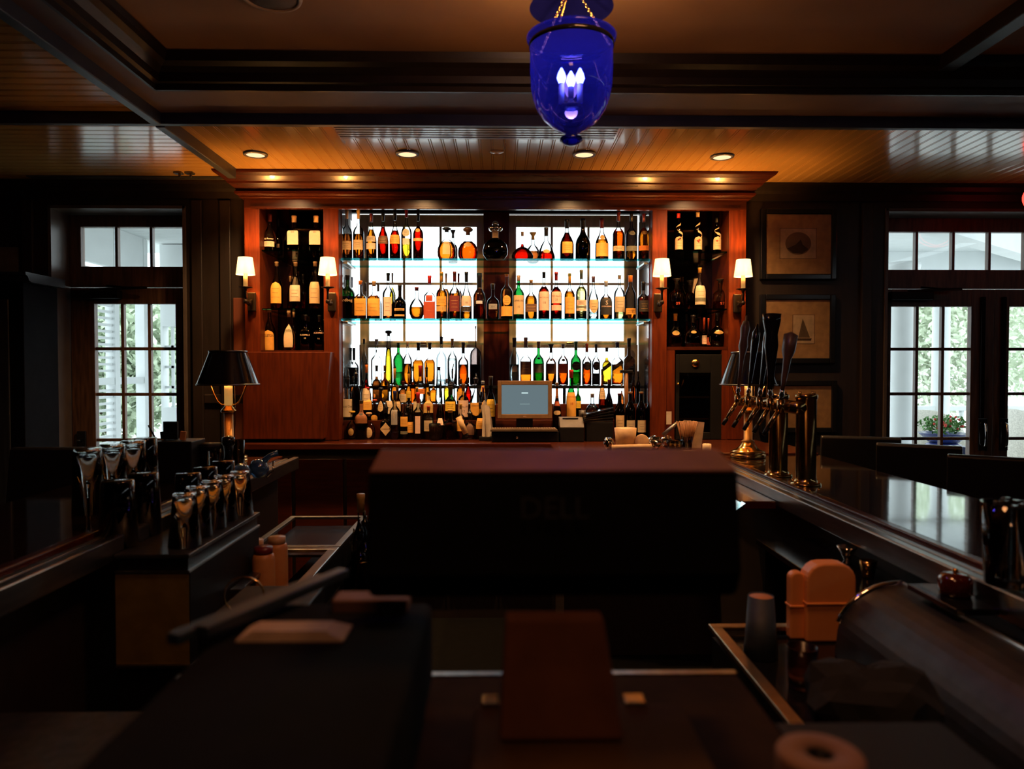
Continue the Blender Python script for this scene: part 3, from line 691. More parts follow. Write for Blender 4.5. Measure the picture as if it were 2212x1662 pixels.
# lower centre, window shelf row
g = 'liqueurs along the window sill'
A = rowfn(720, 690, K, 4.815, ZS3, g)
A(275,125,380,'tall','clear','black',640,('black',545),[],[],'clear bottle with black neck and dark contents against the niche side',noun='bottle')
A(410,90,260,'slope','clear','water',560,('dark',330),[],[],'dark-capped clear bottle at the frame of the bigger-view window')
A(575,140,265,'sqr','clear','water',800,('silver',340),[(400,450,'silver',22,'o')],[],'square clear vodka bottle with small silver medallion')
A(735,108,150,'cone','clear','yellow',380,('black',225,'knob'),[],[],'tall tapering yellow liqueur bottle with black ball stopper')
A(865,138,312,'std','green','water',700,('green',345),[(440,475,'red',18,'o')],[],'clear green gin bottle with a small red seal')
A(985,120,300,'tall','clear','amber',590,('cork',360),[],[],'clear bottle with cork top between the green gin and the jar-like amber bottle')
A(1130,140,310,'sqr','clear','amber',545,('black',415),[],[],'square black-capped amber bottle beside the cork-topped one')
A(1280,140,310,'sqr','clear','amber',540,('black',400),[],[],'square black-capped amber bottle beside the frosted white one')
A(1435,140,230,'tall','frost','water',800,('black',335),[],[],'tall frosted white vodka bottle with black cap')
A(1580,130,255,'tall','clear','water',520,('cork',350),[],[],'clear vodka bottle with tan cap and grey ring')
A(1725,140,305,'std','clear','orange',600,('black',455),[],[],'bright orange aperitif bottle with black cap')
A(1890,160,90,'flask','smoke','black',600,('black',125),[],[],'smoky flask with very thin neck beside the window post')
A = rowfn(1060, 690, K, 4.815, ZS3, g)
A(315,130,245,'wine','frost','water',600,('black',370),[(625,700,'beige',30)],[],'frosted bottle with tall black cap beside the window post')
A(465,148,240,'sqr','clear','amber',560,('purple',375),[(565,735,'brown',50)],[],'purple-capped amber bottle with big brown label')
A(635,148,295,'tall','green','green',590,('brown',385),[(505,535,'black',18,'o'),(600,710,'olive',56)],[],'olive-green bottle with small black seal')
A(800,142,330,'tall','clear','amber',600,('black',445,'fan'),[(522,558,'beige',20,'o'),(590,725,'brown',56)],[],'amber bottle with flared black stopper and beige seal')
A(960,142,330,'tall','clear','orange',590,('grey',385),[(525,560,'olive',20,'o'),(600,715,'redor',56)],[],'orange bottle with grey cap and small dark seal')
A(1130,140,295,'std','green','green',700,('green',410),[(560,680,'black',50,'o')],[],'green bottle with large black oval label')
A(1275,128,320,'std','clear','orange',590,('redor',435),[(560,680,'dark',44,'o')],[],'orange bottle with red cap and dark oval label')
A(1398,108,330,'std','clear','black',720,('black',440),[(560,680,'black',50,'o')],[],'clear bottle with black cap and black oval label')
A(1540,122,375,'sqr','clear','yellow',510,('black',430),[(595,655,'black',55,'g')],[],'square yellow bottle with slanting black label and short cap')
A(1680,148,305,'sqr','clear','amber',600,('navy',375),[(580,640,'black',55,'g')],[],'square amber bottle with slanting black label and taller cap')
A(1835,148,250,'sqr','smoke','water',640,('black',365),[(555,640,'brown',55,'g')],[],'tall smoky bottle with slanting brown label')

# crowd on the riser steps and counter
g = 'pourer bottles crowded on the riser'
A = rowfn(720, 690, K, 4.715, ZS2, g)
A(575,110,612,'sqr','clear','brown',760,('black',690),[],[],'small clear decanter of brown spirit with black stopper',noun='small_decanter')
A(685,110,612,'sqr','clear','amber',700,('brown',690),[],[],'small clear decanter of amber spirit with brown stopper',noun='small_decanter')
A(440,122,600,'slope','clear','red',800,('orange',710),[(915,1180,'cream',58)],[],'red aperitif bottle with cream label and orange neck',pour=.05,dY=-.085,zbase=ZS1)
A(815,110,650,'slope','clear','amber',900,('amb',790),[],[],'amber bottle with yellow neck foil and slim pourer',pour=.045,lean=-.12)
A(1000,90,720,'slope','clear','amber',800,('amb',830),[(955,1080,'yellow',58)],[],'orange-necked bottle with yellow label and pourer',pour=.055)
A(1058,80,645,'stub','clear','orange',830,('black',690),[],[],'small round-shouldered orange bottle with pourer',pour=.04)
A(1155,150,612,'slope','clear','water',850,('red',760),[(920,990,'orange',60)],[],'clear bottle with red neck and orange label')
A(1238,100,655,'slope','clear','amber',800,('black',770),[],[],'amber bottle with tall black neck sleeve and pourer',pour=.04)
A(1400,100,630,'cone','clear','water',860,('black',680),[],[],'small clear carafe with black stopper',noun='small_carafe')
A(1580,70,680,'std','clear','water',800,('black',790),[],[],'clear bottle with leaning black pourer before the frosted bottles',pour=.045,lean=.2)
A(925,110,820,'std','clear','brown',900,('maroon',880),[(990,1100,'cream',58)],[],'short bottle with cream and red label in the middle of the crowd')
A(1505,80,790,'std','clear','yellow',900,('brown',850),[],[],'short bottle of honey-coloured spirit with brown cap')
A(1985,95,820,'cone','clear','amber',850,('white',860),[(880,960,'amb',60)],[],'short amber jar with white lid beside the window post',noun='spirit_jar')
A = rowfn(720, 690, K, 4.618, ZS1, g)
A(195,142,770,'tall','clear','water',1250,('black',900),[(1055,1292,'cream',58)],[('Ketel One',1155,50,'black'),],'clear vodka bottle with big cream label and black pourer beside the niche edge',pour=.058)
A(300,125,735,'wine','clear','black',900,('black',775),[],[],'dark clear-glass bottle with tiny round pourer beside the big cream label',pour=.045)
A(630,150,905,'bell','brown','brown',1000,('black',985,'knob'),[(1080,1225,'tan',40,'o')],[],'brown bottle with black knob stopper and tan oval label')
A(740,125,905,'slope','clear','water',1150,('black',960),[(1080,1250,'cream',58)],[],'clear bottle with black and cream label and pourer',pour=.05)
A(1000,120,1040,'std','dark','black',1200,('black',1100),[],[],'dark bottle with plain shoulders behind the red-capped one')
A(1262,122,960,'sqr','clear','amber',1200,('brown',1000),[(1015,1240,'gold',60)],[],'square bottle with long gold label')
A(1418,112,930,'bell','clear','dkred',1180,('black',1040),[],[],'dark red bottle with black sleeve and slim pourer',pour=.052)
A(1555,152,880,'wine','green','black',1100,('dark',1000),[(1090,1215,'yellow',58)],[],'green whiskey bottle with yellow label',pour=.03)
A(1727,142,850,'std','clear','brown',1120,('brown',950),[(1075,1295,'pink',60)],[('MACALLAN',1160,32,'dark'),('12',1218,46,'brown')],'clear bottle with pinkish label reading 12 above the wooden muddler')
A(1895,170,800,'slope','clear','brown',1180,('dark',850),[(1105,1280,'amb',56,'s')],[("DEWAR'S",1145,30,'brown')],'broad clear whisky bottle with rounded amber label and slim pourer',pour=.04)
A = rowfn(720, 690, K, 4.525, ZK, g)
A(245,172,1215,'globe','clear','brown',1500,('yellow',1262,'knob'),[(1440,1540,'gold',24,'o')],[],'dark round bottle with yellow knob at the niche edge of the counter',noun='round_bottle')
A(372,158,1075,'sqr','brown','brown',1350,('dark',1110),[(1118,1375,'rust',60),(1205,1275,'dark',31,'o')],[("TITO'S",1165,44,'brown'),],'brown-orange square bottle with dark oval printed on its label',dY=.0)
A(470,170,1235,'round','clear','amber',1500,('cork',1285,'knob'),[(1430,1572,'tan',34,'o')],[],'flat clear tequila bottle with cork knob and tan oval label')
A(548,110,1060,'slope','brown','brown',1300,('redor',1110,'knob'),[(1265,1390,'amb',46,'a')],[],'brown liqueur bottle with orange cap and rounded amber label',dY=.08,zbase=ZS1)
A(700,150,1180,'sqr','dark','black',1300,('black',1240),[(1365,1542,'tan',50,'d')],[('HANGAR',1452,24,'brown')],'black bottle with tan diamond label and slim pourer',pour=.04,dY=.02)
A(815,142,950,'std','clear','water',1500,('navy',1075),[(1200,1395,'grey',34)],[('S',1235,44,'tan'),('K',1265,44,'tan'),('Y',1300,44,'tan')],'clear vodka bottle with navy cap and upright lettering')
A(940,112,1100,'std','clear','green',1300,('black',1125),[(1290,1420,'amb',55),(1480,1520,'olive',55)],[],'slim bottle with low amber label between the navy-capped and red-capped bottles')
A(1125,150,970,'std','clear','dkred',1310,('red',1110),[(1280,1510,'pink',26)],[],'clear bottle with deep red capsule and narrow pinkish label')
A(1550,210,1200,'stub','clear','brown',1400,('gold',1240),[],[],'low broad clear bottle with dark contents in front of the yellow label',noun='flat_bottle')
A(1812,225,1255,'round','clear','brown',1500,('black',1300),[(1380,1530,'brown',30,'a')],[],'wide round purple-brown bottle behind the wooden muddler',pour=.035)
A(2090,132,755,'wine','dark','black',1100,('dark',880),[(1060,1290,'yellow',55)],[],'tall dark bottle with yellow label beside the till screen',dY=.0)
A = rowfn(1060, 690, K, 4.61, ZS1, g)
A(1068,135,670,'wine','green','green',1000,('red',780),[(970,1290,'amb',62)],[('GLENMORANGIE',1030,34,'redor'),('18',1120,44,'brown')],'green bottle with red capsule and tall orange label beside the till screen',dY=-.085,zbase=ZK)
A(1480,95,660,'slope','brown','brown',900,('black',740),[(910,1060,'tan',52)],[],'dark brown bottle with tan label behind the crystal bottle')
A(1570,150,800,'bell','dark','dkred',1000,('maroon',860),[],[],'dark bulbous bottle with maroon cap beside the wooden muddler stand')
A(1160,80,850,'std','green','green',950,('green',920),[(1085,1180,'yellow',58)],[],'small green bottle with yellow label behind the tall orange label')
A = rowfn(1060, 690, K, 4.66, ZS2, g)
A(1740,60,850,'std','clear','brown',950,('cork',900),[],[],'thin brown bottle with cork over the row of wine bottles',zbase=ZS1)
A(1890,70,700,'slope','clear','orange',830,('dark',760),[],[],'thin orange bottle against the niche side near the wine bottles',dY=.06)
A(1960,60,690,'wine','dark','black',830,('black',760),[],[],'thin black bottle pressed against the niche side near the wine bottles',dY=.06)
A = rowfn(1060, 690, K, 4.53, ZK, g)
cb = A(1350,200,985,'globe','clear','water',1150,('silver',1040),[],[],'fluted clear crystal bottle standing behind the black folders',dY=.0,zbase=ZK+.11,noun='crystal_bottle')
b = thing('wood_block', 'small black stand under the fluted crystal bottle', 'stand', (WO[cb.name].x, 4.53, ZK)); MB().box(WO[cb.name].x-.045, WO[cb.name].x+.045, 4.49, 4.57, ZK+.001, ZK+.11).build('block', BLACK, b, .003)
g = 'wine bottles beside the till'
for cx, top, la, wh in ((1712, 985, (1275, 1480), 'wine bottle with taller tan label, nearest the black folders'), (1855, 965, (1340, 1500), 'wine bottle with low brown label next to the tall-labelled one'), (2000, 965, (1340, 1500), 'wine bottle with low brown label, third of the dark bottles from the folders')):
    A(cx, 140, top, 'wine', 'dark', 'black', 1150, ('cork' if cx > 1800 else 'maroon', top+28), [(la[0], la[1], 'tan' if cx < 1800 else 'beige', 50)], [], wh)
A(2125, 130, 965, 'wine', 'dark', 'black', 1150, ('cork', 993), [], [], 'unlabelled dark wine bottle against the niche stile')
A = rowfn(1060, 690, K, 4.50, ZK, g)
# leaning dark bottle by the till
b = A(880, 120, 840, 'slope', 'brown', 'brown', 1050, ('cork', 890), [(1090,1150,'redor',50),(1210,1270,'tan',50,'o')], [], 'dark brown bottle with orange neck tag behind the till screen', dY=.03)

g = 'pourer bottles crowded on the riser'
A = rowfn(720, 690, K, 4.715, ZS2, g)
A(1690,110,790,'std','clear','amber',900,('brown',860),[(960,1080,'amb',55)],[],'amber bottle with brown cap rising behind the pinkish label reading 12')
A(1790,90,770,'slope','clear','red',860,('dark',850),[],[],'slim red bottle between the bright orange one and the amber label')
A(262,90,760,'std','clear','brown',900,('dark',830),[],[],'brown-filled clear bottle behind the white vodka label')
A(1330,90,800,'sqr','clear','amber',900,('black',870),[],[],'square amber bottle behind the gold-labelled one')
A = rowfn(720, 690, K, 4.618, ZS1, g)
A(455,118,900,'sqr','clear','dkred',1050,('red',960),[(1060,1200,'amb',55)],[],'square dark red bottle with red cap and amber label')
A(850,110,880,'slope','clear','amber',1060,('brown',960),[(1090,1220,'tan',55)],[],'amber bottle with tan label, behind the navy-capped vodka')
A(1110,105,900,'std','clear','brown',1060,('gold',960),[(1090,1230,'cream',55)],[],'gold-capped bottle with cream label behind the deep red capsule')
A(1990,100,900,'slope','clear','dkred',1080,('maroon',970),[(1100,1220,'amb',55)],[],'maroon-capped bottle behind the folded napkins')
A = rowfn(720, 690, K, 4.525, ZK, g)
A(1025,100,1130,'slope','clear','brown',1330,('brown',1190),[(1360,1500,'amb',52)],[],'small-shouldered bottle with amber label touching the deep red capsule bottle')
A(1262,135,1150,'std','clear','brown',1320,('redor',1215),[(1340,1480,'beige',52)],[],'bottle with orange cap and beige label between the red capsule and the ribbed glass')
A(1420,130,1130,'slope','clear','dkred',1320,('black',1210),[(1310,1400,'pink',40)],[],'dark bottle with small pink label behind the ribbed glass')
A(1690,120,1120,'std','clear','amber',1300,('gold',1190),[(1330,1480,'amb',50)],[],'amber bottle half hidden behind the wooden muddler')
A(1950,130,1100,'slope','clear','brown',1300,('dark',1190),[(1310,1450,'amb',55)],[],'brown bottle beside the narrow folded paper')
# ------------------------------------------------------------------ lights
SHADE = mat('lit_lampshade', (.95, .72, .42), .8, emit=(1, .66, .30), es=1.4)
def add_transparent(m, f):
    nt = m.node_tree; out = [n for n in nt.nodes if n.type == 'OUTPUT_MATERIAL'][0]; src = out.inputs[0].links[0].from_socket
    mx = nt.nodes.new('ShaderNodeMixShader'); mx.inputs[0].default_value = f; t = nt.nodes.new('ShaderNodeBsdfTransparent')
    nt.links.new(src, mx.inputs[1]); nt.links.new(t.outputs[0], mx.inputs[2]); nt.links.new(mx.outputs[0], out.inputs[0])
add_transparent(SHADE, .22)
CANDLE = mat('candle_tube', (.9, .6, .25), .6, emit=(1, .50, .12), es=.35)
def sconce(px, py0, label):
    Yb = YC-.006; x = PX(px, 4.33); Yl = 4.33; z = PZ(py0, Yl)
    t = thing('wall_sconce', label, 'sconce', (x, Yb, z-.28), 'shaded sconces on the back bar')
    zp1, zp0 = PZ(py0+55, Yb), PZ(py0+96, Yb)
    MB().box(x-.026, x+.026, Yb-.018, Yb, zp0, zp1).build('backplate', BRONZE, t, .006)
    zm = (zp0+zp1)/2
    mb = MB(); pts = [(x, Yb-.02, zm+.01), (x, Yb-.05, zm-.012), (x, Yb-.085, zm-.018), (x, Yl, zm+.01), (x, Yl, PZ(py0+45, Yl))]
    mb.tube(pts, .007, 10); mb.ball((x, Yb-.055, zm-.012), .016, 12); mb.ball((x, Yl, zm-.006), .014, 12)
    mb.build('arm', BRONZE, t)
    zd = PZ(py0+44, Yl)
    MB().rot([(0, zd-.028), (.006, zd-.026), (.010, zd-.008), (.040, zd), (.040, zd+.003), (0, zd+.003)], x, Yl, 20).build('drip_dish', BRONZE, t)
    MB().rot([(0, zd+.003), (.0125, zd+.004), (.0125, zd+.085), (0, zd+.085)], x, Yl, 14).build('candle_tube', CANDLE, t)
    zs0, zs1 = PZ(py0+17, Yl), PZ(py0-20, Yl)
    MB().rot([(.055, zs0), (.0415, zs1), (.0395, zs1), (.053, zs0)], x, Yl, 32).build('lamp_shade', SHADE, t)
    MB().rot([(0, zd+.086), (.008, zd+.09), (.013, zd+.105), (.004, zd+.13), (0, zd+.135)], x, Yl, 12).build('bulb', emis('bulb_glow', (1, .7, .35), 3) if 'bulb_glow' not in bpy.data.materials else bpy.data.materials['bulb_glow'], t)
    lamp('POINT', 'sconce_light', (x, Yl, (zs0+zs1)/2+.01), SCONCE_W, WARM, .012)
SCONCE_W = 15
sconce(532, 578, 'lit sconce on the outer stile above the wooden screen')
sconce(709, 578, 'lit sconce between the bourbon niche and the bright windows')
sconce(1429, 579, 'lit sconce between the bright windows and the ribbon-bottle niche')
sconce(1604, 580, 'lit sconce on the outer stile beside the framed pictures')
# recessed downlights
CANG = emis('downlight_glow', (1, .56, .30), 1.7)
for px, py, lb in ((552, 338, 'recessed ceiling light over the bourbon niche'), (880, 335, 'recessed ceiling light in front of the air vent, nearer the wooden screen'), (1262, 334, 'recessed ceiling light beneath the blue lantern tip'), (1560, 338, 'recessed ceiling light over the ribbon-bottle niche')):
    Y = F*1.18/(795-py); p = P(px, py, Y); x = p.x
    t = thing('recessed_light', lb, 'ceiling light', (x, Y, ZC-.01), 'recessed lights over the bar')
    MB().rot([(.050, ZC-.001), (.050, ZC-.012), (.064, ZC-.010), (.066, ZC-.001)], x, Y, 28).build('trim_ring', STEELD, t)
    MB().rot([(.0495, ZC-.008), (.047, ZC-.003), (.0, ZC-.002)], x, Y, 28).build('lens', CANG, t)
    lamp('SPOT', 'downlight', (x, Y, ZC-.015), 95, (1, .56, .24), .03, (R(16), 0, 0), 120, .8)
# air vent
zv = ZC-.001; x0, x1 = PX(730, 3.6), PX(1330, 3.6)
t = thing('air_vent', 'long white slotted air vent in the beadboard ceiling', 'air vent', ((x0+x1)/2, 3.6, zv-.01))
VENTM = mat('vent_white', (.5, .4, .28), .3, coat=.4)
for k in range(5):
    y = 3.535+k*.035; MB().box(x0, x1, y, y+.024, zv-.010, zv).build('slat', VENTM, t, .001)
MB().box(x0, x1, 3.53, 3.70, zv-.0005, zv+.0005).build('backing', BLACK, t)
# sprinkler head and ceiling speaker, small fixtures
Y = F*1.18/(795-332); x = PX(1073, Y)
t = thing('sprinkler_head', 'small flat sprinkler cover beside the vent', 'sprinkler', (x, Y, ZC-.01))
MB().rot([(0, ZC-.012), (.02, ZC-.011), (.04, ZC-.004), (.042, ZC-.0005), (0, ZC-.0005)], x, Y, 22).build('cover', BEAD, t)
Y = F*1.30/790; x = PX(592, Y)
t = thing('ceiling_speaker', 'round speaker grille set in the orange coffer ceiling', 'speaker', (x, Y, E+1.29))
MB().rot([(.088, E+1.299), (.092, E+1.290), (.103, E+1.291), (.106, E+1.299)], x, Y, 36).build('ring', mat('speaker_ring', (.5, .32, .16), .4), t)
MB().rot([(0, E+1.294), (.088, E+1.294), (.088, E+1.299), (0, E+1.299)], x, Y, 36).build('grille', mat('speaker_grille', (.14, .09, .05), .8, nscale=200), t)
for px, lb in ((392, 'small ceiling fixture farther from the cabinet crown'), (416, 'small ceiling fixture nearer the cabinet crown')):
    Y = F*1.18/(795-378); x = PX(px, Y)
    t = thing('ceiling_fixture', lb+' in the beadboard bay', 'fixture', (x, Y, ZC-.02), 'small fixtures in the beadboard bay')
    MB().box(x-.03, x+.02, Y-.02, Y+.02, ZC-.012, ZC-.001).build('plate', STEELD, t, .003)
    MB().cyl((x+.01, Y-.02, ZC-.012), (x+.01, Y-.02, ZC-.035), .007).build('nozzle', BRONZE, t)
x0, x1, Yv = PX(372, 4.5), PX(500, 4.5), 4.47
t = thing('slot_diffuser', 'thin slot grille along the wall edge of the beadboard bay', 'air vent', ((x0+x1)/2, Yv, ZC-.01))
for k in range(3): MB().box(-2.9, x1, Yv+k*.022, Yv+k*.022+.012, ZC-.008, ZC-.001).build('slat', RAILM, t)

# blue bell-jar lantern
Yp = 2.12; xp = PX(1234, Yp, 200); sp = SC(Yp)
def zp(py): return PZ(py, Yp)
t = thing('blue_bell_lantern', 'cobalt blue glass bell-jar lantern hanging by chains in front of the bar', 'lantern', (xp, Yp, zp(315)))
r = 89*sp
prof = [(0, zp(315)), (.012, zp(313)), (.024, zp(309)), (.033, zp(303)), (.031, zp(297)), (.016, zp(293)), (.018, zp(289)), (.030, zp(284)), (.052, zp(275)), (.078, zp(258)), (.098, zp(236)), (.110, zp(212)), (.1165, zp(185)), (.1185, zp(150)), (.1185, zp(100)), (.120, zp(92)), (.127, zp(86)), (.1285, zp(80)), (.124, zp(78))]
prof = [(a*1.02, b) for a, b in prof]
MB().rot(prof, xp, Yp, 48).build('glass_bell', BLUEG, t)
MB().rot([(.1225, zp(103)), (.1245, zp(101)), (.1245, zp(94)), (.1225, zp(92))], xp, Yp, 48).build('rim_band', BLACKG, t)
MB().rot([(0, zp(232)), (.03, zp(232)), (.034, zp(228)), (.012, zp(224)), (.006, zp(215)), (0, zp(215))], xp, Yp, 20).build('candle_plate', BLACKG, t)
for k, (dx, dy, top) in enumerate(((-.028, .01, 143), (.026, .004, 145), (-.004, -.03, 162))):
    cx, cy = xp+dx, Yp+dy; zt = zp(top+34); b0 = zp(220)
    c = MB().cyl((cx, cy, b0), (cx, cy, zt), .0085).build('candle_tube', mat('ivory_tube', (.6, .62, .6), .5), t)
    MB().rot([(0, zt), (.008, zt+.002), (.0135, zt+.016), (.010, zt+.030), (.003, zt+.044), (0, zt+.047)], cx, cy, 16).build('bulb', emis('white_bulb', (.95, 1, .7), 90), c)
zc = E+1.052
CHG = BLUEG
MB().rot([(.1225, zc), (.12, zc+.004), (.085, zc+.03), (.04, zc+.05), (.012, zc+.06), (.008, zc+.10), (0, zc+.10)], xp, Yp, 40).build('smoke_bell', mat('deep_blue_glass', (.0006, .0006, .008), .6, spec=0), t)
mb = MB(); mb.cyl((xp, Yp, zc+.10), (xp, Yp, E+1.30), .006); mb.rot([(0, E+1.27), (.05, E+1.28), (.06, E+1.299), (0, E+1.299)], xp, Yp, 24); mb.build('ceiling_stem', BRONZE, t)
for k, a in enumerate((0.25, 2.35, 4.35)):
    p0 = Vector((xp+.028*math.cos(a), Yp+.028*math.sin(a), zc+.04)); p1 = Vector((xp+.122*math.cos(a), Yp+.122*math.sin(a), zp(86)))
    mb = MB(); N = 22
    for q in range(N):
        u = (q+.5)/N; p = p0.lerp(p1, u); d = (p1-p0).normalized()*((p1-p0).length/N*.62)
        side = Vector((-math.sin(a), math.cos(a), 0)) if q % 2 else Vector((math.cos(a), math.sin(a), .3)).normalized()
        mb.tube([p-d, p-d*.3+side*.0035, p+d*.3+side*.0035, p+d, p+d*.3-side*.0035, p-d*.3-side*.0035, p-d], .0011, 5)
    mb.build('chain', BRASS, t)
lamp('POINT', 'lantern_light', (xp, Yp, zp(150)), 3, (1, .85, .7), .02)
lamp('POINT', 'lantern_uplight', (xp, Yp+.0, zp(100)), 14, (1, .50, .15), .03)

# neon sign at the edge of the frame
NEON = emis('red_neon', (1, .03, .02), 5)
Yn = 4.3; xn = PX(2204, Yn)
t = thing('neon_sign', 'red neon tube sign hanging at the very edge of the frame beside the double door', 'neon sign', (xn+.2, Yn, PZ(446, Yn)))
pts = [(xn+.16-.16*math.cos(a)*(1 if a < PI else 1), Yn, PZ(425, Yn)-.10*math.sin(a)) for a in [(-.45+k*.14) for k in range(26)]]
MB().tube(pts, .006, 8).build('neon_tube', NEON, t)
MB().tube([(p[0]*1+.03*(1 if i < 13 else -1), p[1], p[2]+.01) for i, p in enumerate(pts[2:-2])], .005, 8).build('neon_tube', NEON, t)
MB().box(xn+.05, xn+.30, Yn+.02, Yn+.035, PZ(440, Yn), PZ(385, Yn)).build('sign_backing', BLACK, t)
mb = MB(); mb.cyl((xn+.16, Yn+.027, PZ(386, Yn)), (xn+.16, Yn+.027, ZC), .004); mb.build('hanging_wire', BLACK, t)

# bar lamps
def bar_lamp(px, Y, ys0, ys1, yb, lab, full=True):
    x = PX(px, Y); zb = ZB
    z = lambda p: PZ(p, Y)
    t = thing('bar_lamp', lab, 'lamp', (x, Y, zb))
    h0, h1 = z(ys1), z(ys0); 
    zc = zb+.25*(h0-zb)/.36
    MB().rot([(0, zb+.001), (.086, zb+.001), (.088, zb+.008), (.088, zb+.020), (.070, zb+.022), (.086, zb+.026), (.086, zb+.032), (.060, zb+.042), (.040, zb+.060), (.030, zb+.082), (0, zb+.084)], x, Y, 40).build('base', BRASS, t)
    ztop = z(ys1+55)
    MB().rot([(0, zb+.08), (.031, zb+.08), (.032, zb+.086), (.0215, zb+.092), (.0215, ztop-.006), (0, ztop-.006)], x, Y, 28).build('column', mat('satin_brass', (.55, .28, .08), .42, metal=.7), t)
    MB().rot([(0, ztop-.008), (.034, ztop-.007), (.036, ztop), (.034, ztop+.004), (.020, ztop+.020), (.018, ztop+.026), (0, ztop+.026)], x, Y, 28).build('collar', BRASS, t)
    MB().cyl((x, Y, ztop+.026), (x, Y, h0+.05), .019, n=20).build('candle_tube', CANDLE, t)
    for sgn in (-1, 1):
        mb = MB(); mb.tube([(x+sgn*.019, Y, ztop+.03), (x+sgn*.034, Y, ztop+.028), (x+sgn*.052, Y, ztop+.045), (x+sgn*.070, Y, ztop+.08), (x+sgn*.090, Y, h0+.012), (x+sgn*.105, Y, h0+.02)], .0042, 8)
        mb.build('shade_arm', BRASS, t)
    r0, r1 = 63*SC(3.5), 38*SC(3.5)
    s_ = MB().rot([(r0, h0+.006), (r1, h1-.008)], x, Y, 48).rot([(r1-.0025, h1-.008), (r0-.0025, h0+.006)], x, Y, 48, 1).build('lamp_shade', [BLACKG, mat('gold_lining', (.8, .4, .08), .4, metal=.5)], t)
    MB().rot([(r0-.003, h0), (r0+.003, h0), (r0+.003, h0+.006), (r0, h0+.008), (r0-.003, h0+.007)], x, Y, 48).build('shade_trim', mat('shade_trim', (.22, .22, .22), .3, metal=1), s_)
    MB().rot([(r1-.003, h1-.010), (r1+.002, h1-.010), (r1+.004, h1), (r1-.003, h1)], x, Y, 48).build('shade_trim', bpy.data.materials['shade_trim'], s_)
    MB().rot([(0, h0+.05), (.014, h0+.056), (.022, h0+.085), (.012, h0+.11), (0, h0+.115)], x, Y, 16).build('bulb', bpy.data.materials['bulb_glow'], t)
    lamp('POINT', 'bar_lamp_light', (x, Y, h0+.055), 26, (1, .47, .13), .02)
    # cord
    MB().tube([(x+.03, Y-.0, h0+.03), (x+.032, Y, ztop-.06), (x+.024, Y, zb+.12), (x+.03, Y, zb+.07)], .0015, 6).build('cord', BRONZE, t)
ZB = E-.46
bar_lamp(493, 3.48, 758, 832, 1000, 'black-shaded brass table lamp standing on the bar before the wooden screen')
bar_lamp(1617, 3.66, 760, 833, 990, 'black-shaded brass table lamp standing behind the beer taps')
# ------------------------------------------------------------------ bars
XI, XO = 1.04, 1.69
def bar(sgn, y0, y1, label, name):
    t = thing(name, label, 'bar counter', (sgn*1.36, (y0+y1)/2, 0))
    b = lambda a, c: (min(sgn*a, sgn*c), max(sgn*a, sgn*c))
    X = b(XI+.115, XO); MB().box(*X, y0, y1, ZB-.05, ZB).build('bar_top', BARTOP, t, .008, seg=3)
    # wooden nosing, channel and steel lip on the working side
    X = b(XI+.085, XI+.114); MB().box(*X, y0, y1, ZB-.05, ZB+.004).build('nosing', WOODX, t, .004)
    X = b(XI+.03, XI+.084); MB().box(*X, y0, y1-.02, ZB-.05, ZB-.012).build('drip_channel', STEELD, t)
    X = b(XI+.050, XI+.068); MB().box(*X, y0, y1-.02, ZB-.0119, ZB-.006).build('channel_strip', STEEL, t, .002)
    X = b(XI, XI+.029); MB().box(*X, y0, y1, ZB-.062, ZB).build('steel_lip', STEEL, t, .004)
    X = b(XI+.10, XI+.15); MB().box(*X, y0, y1-.03, 0, ZB-.051).build('inner_panel', BARP, t)
    X = b(XO-.20, XO-.12); MB().box(*X, y0, y1-.03, 0, ZB-.051).build('outer_panel', BARP, t)
    return t
bar(-1, .25, 3.72, 'long dark bar counter carrying the pint glasses and the lamp with the bare column', 'bar_counter')
bar(1, .25, 3.755, 'long glossy bar counter carrying the beer taps and reflecting the double door', 'bar_counter')

# bar stools
def stool(x, Y, ztop, w_, lab, ang=0, grp='bar stools along the outer side of the bar'):
    t = thing('bar_stool', lab, 'bar stool', (x, Y, 0), grp)
    M = Matrix.Translation((x, Y, 0)) @ Matrix.Rotation(ang, 4, 'Z')
    def bx(mb, *a): return mb.box(*a, M=M)
    bx(MB(), -w_/2+.01, w_/2-.01, -.10, .24, .70, .78).build('seat', LEATH, t, .03, seg=4)
    mb = MB(); hb = .26
    mb.prism([(.20, ztop-hb), (.245, ztop-hb), (.285, ztop-.01), (.275, ztop), (.245, ztop), (.235, ztop-.01)], -w_/2, w_/2, 'x', M=M)
    mb.build('backrest', LEATH, t, .016, seg=4)
    for sx in (-1, 1):
        bx(MB(), sx*(w_/2-.06)-.015, sx*(w_/2-.06)+.015, .21, .24, .78, ztop-hb+.01).build('back_post', BARP, t)
        for sy in (-1, 1):
            bx(MB(), sx*(w_/2-.05)-.018, sx*(w_/2-.05)+.018, sy*.13+.05, sy*.13+.085, 0, .70).build('leg', BARP, t)
    mb = MB(); bx(mb, -w_/2+.05, w_/2-.05, -.05, -.03, .28, .31); mb.build('footrest', BRASSD, t)
    return t
def stool_back(xa, ya, xb, yb, z, lab):
    """a stool whose back runs from (xa, ya) to (xb, yb), seat on its far side"""
    d = Vector((xb-xa, yb-ya)); w_ = d.length; n = Vector((-d.y, d.x)).normalized()
    if n.y > 0: n = -n
    c = Vector(((xa+xb)/2, (ya+yb)/2))-n*.26
    return stool(c.x, c.y, z, w_, lab, math.atan2(-n.x, n.y))
stool_back(1.76, 3.90, 2.13, 3.77, E-.37, 'black leather bar stool nearest the framed pictures')
stool_back(1.865, 3.52, 2.18, 3.34, E-.37, 'black leather bar stool in front of the double door')
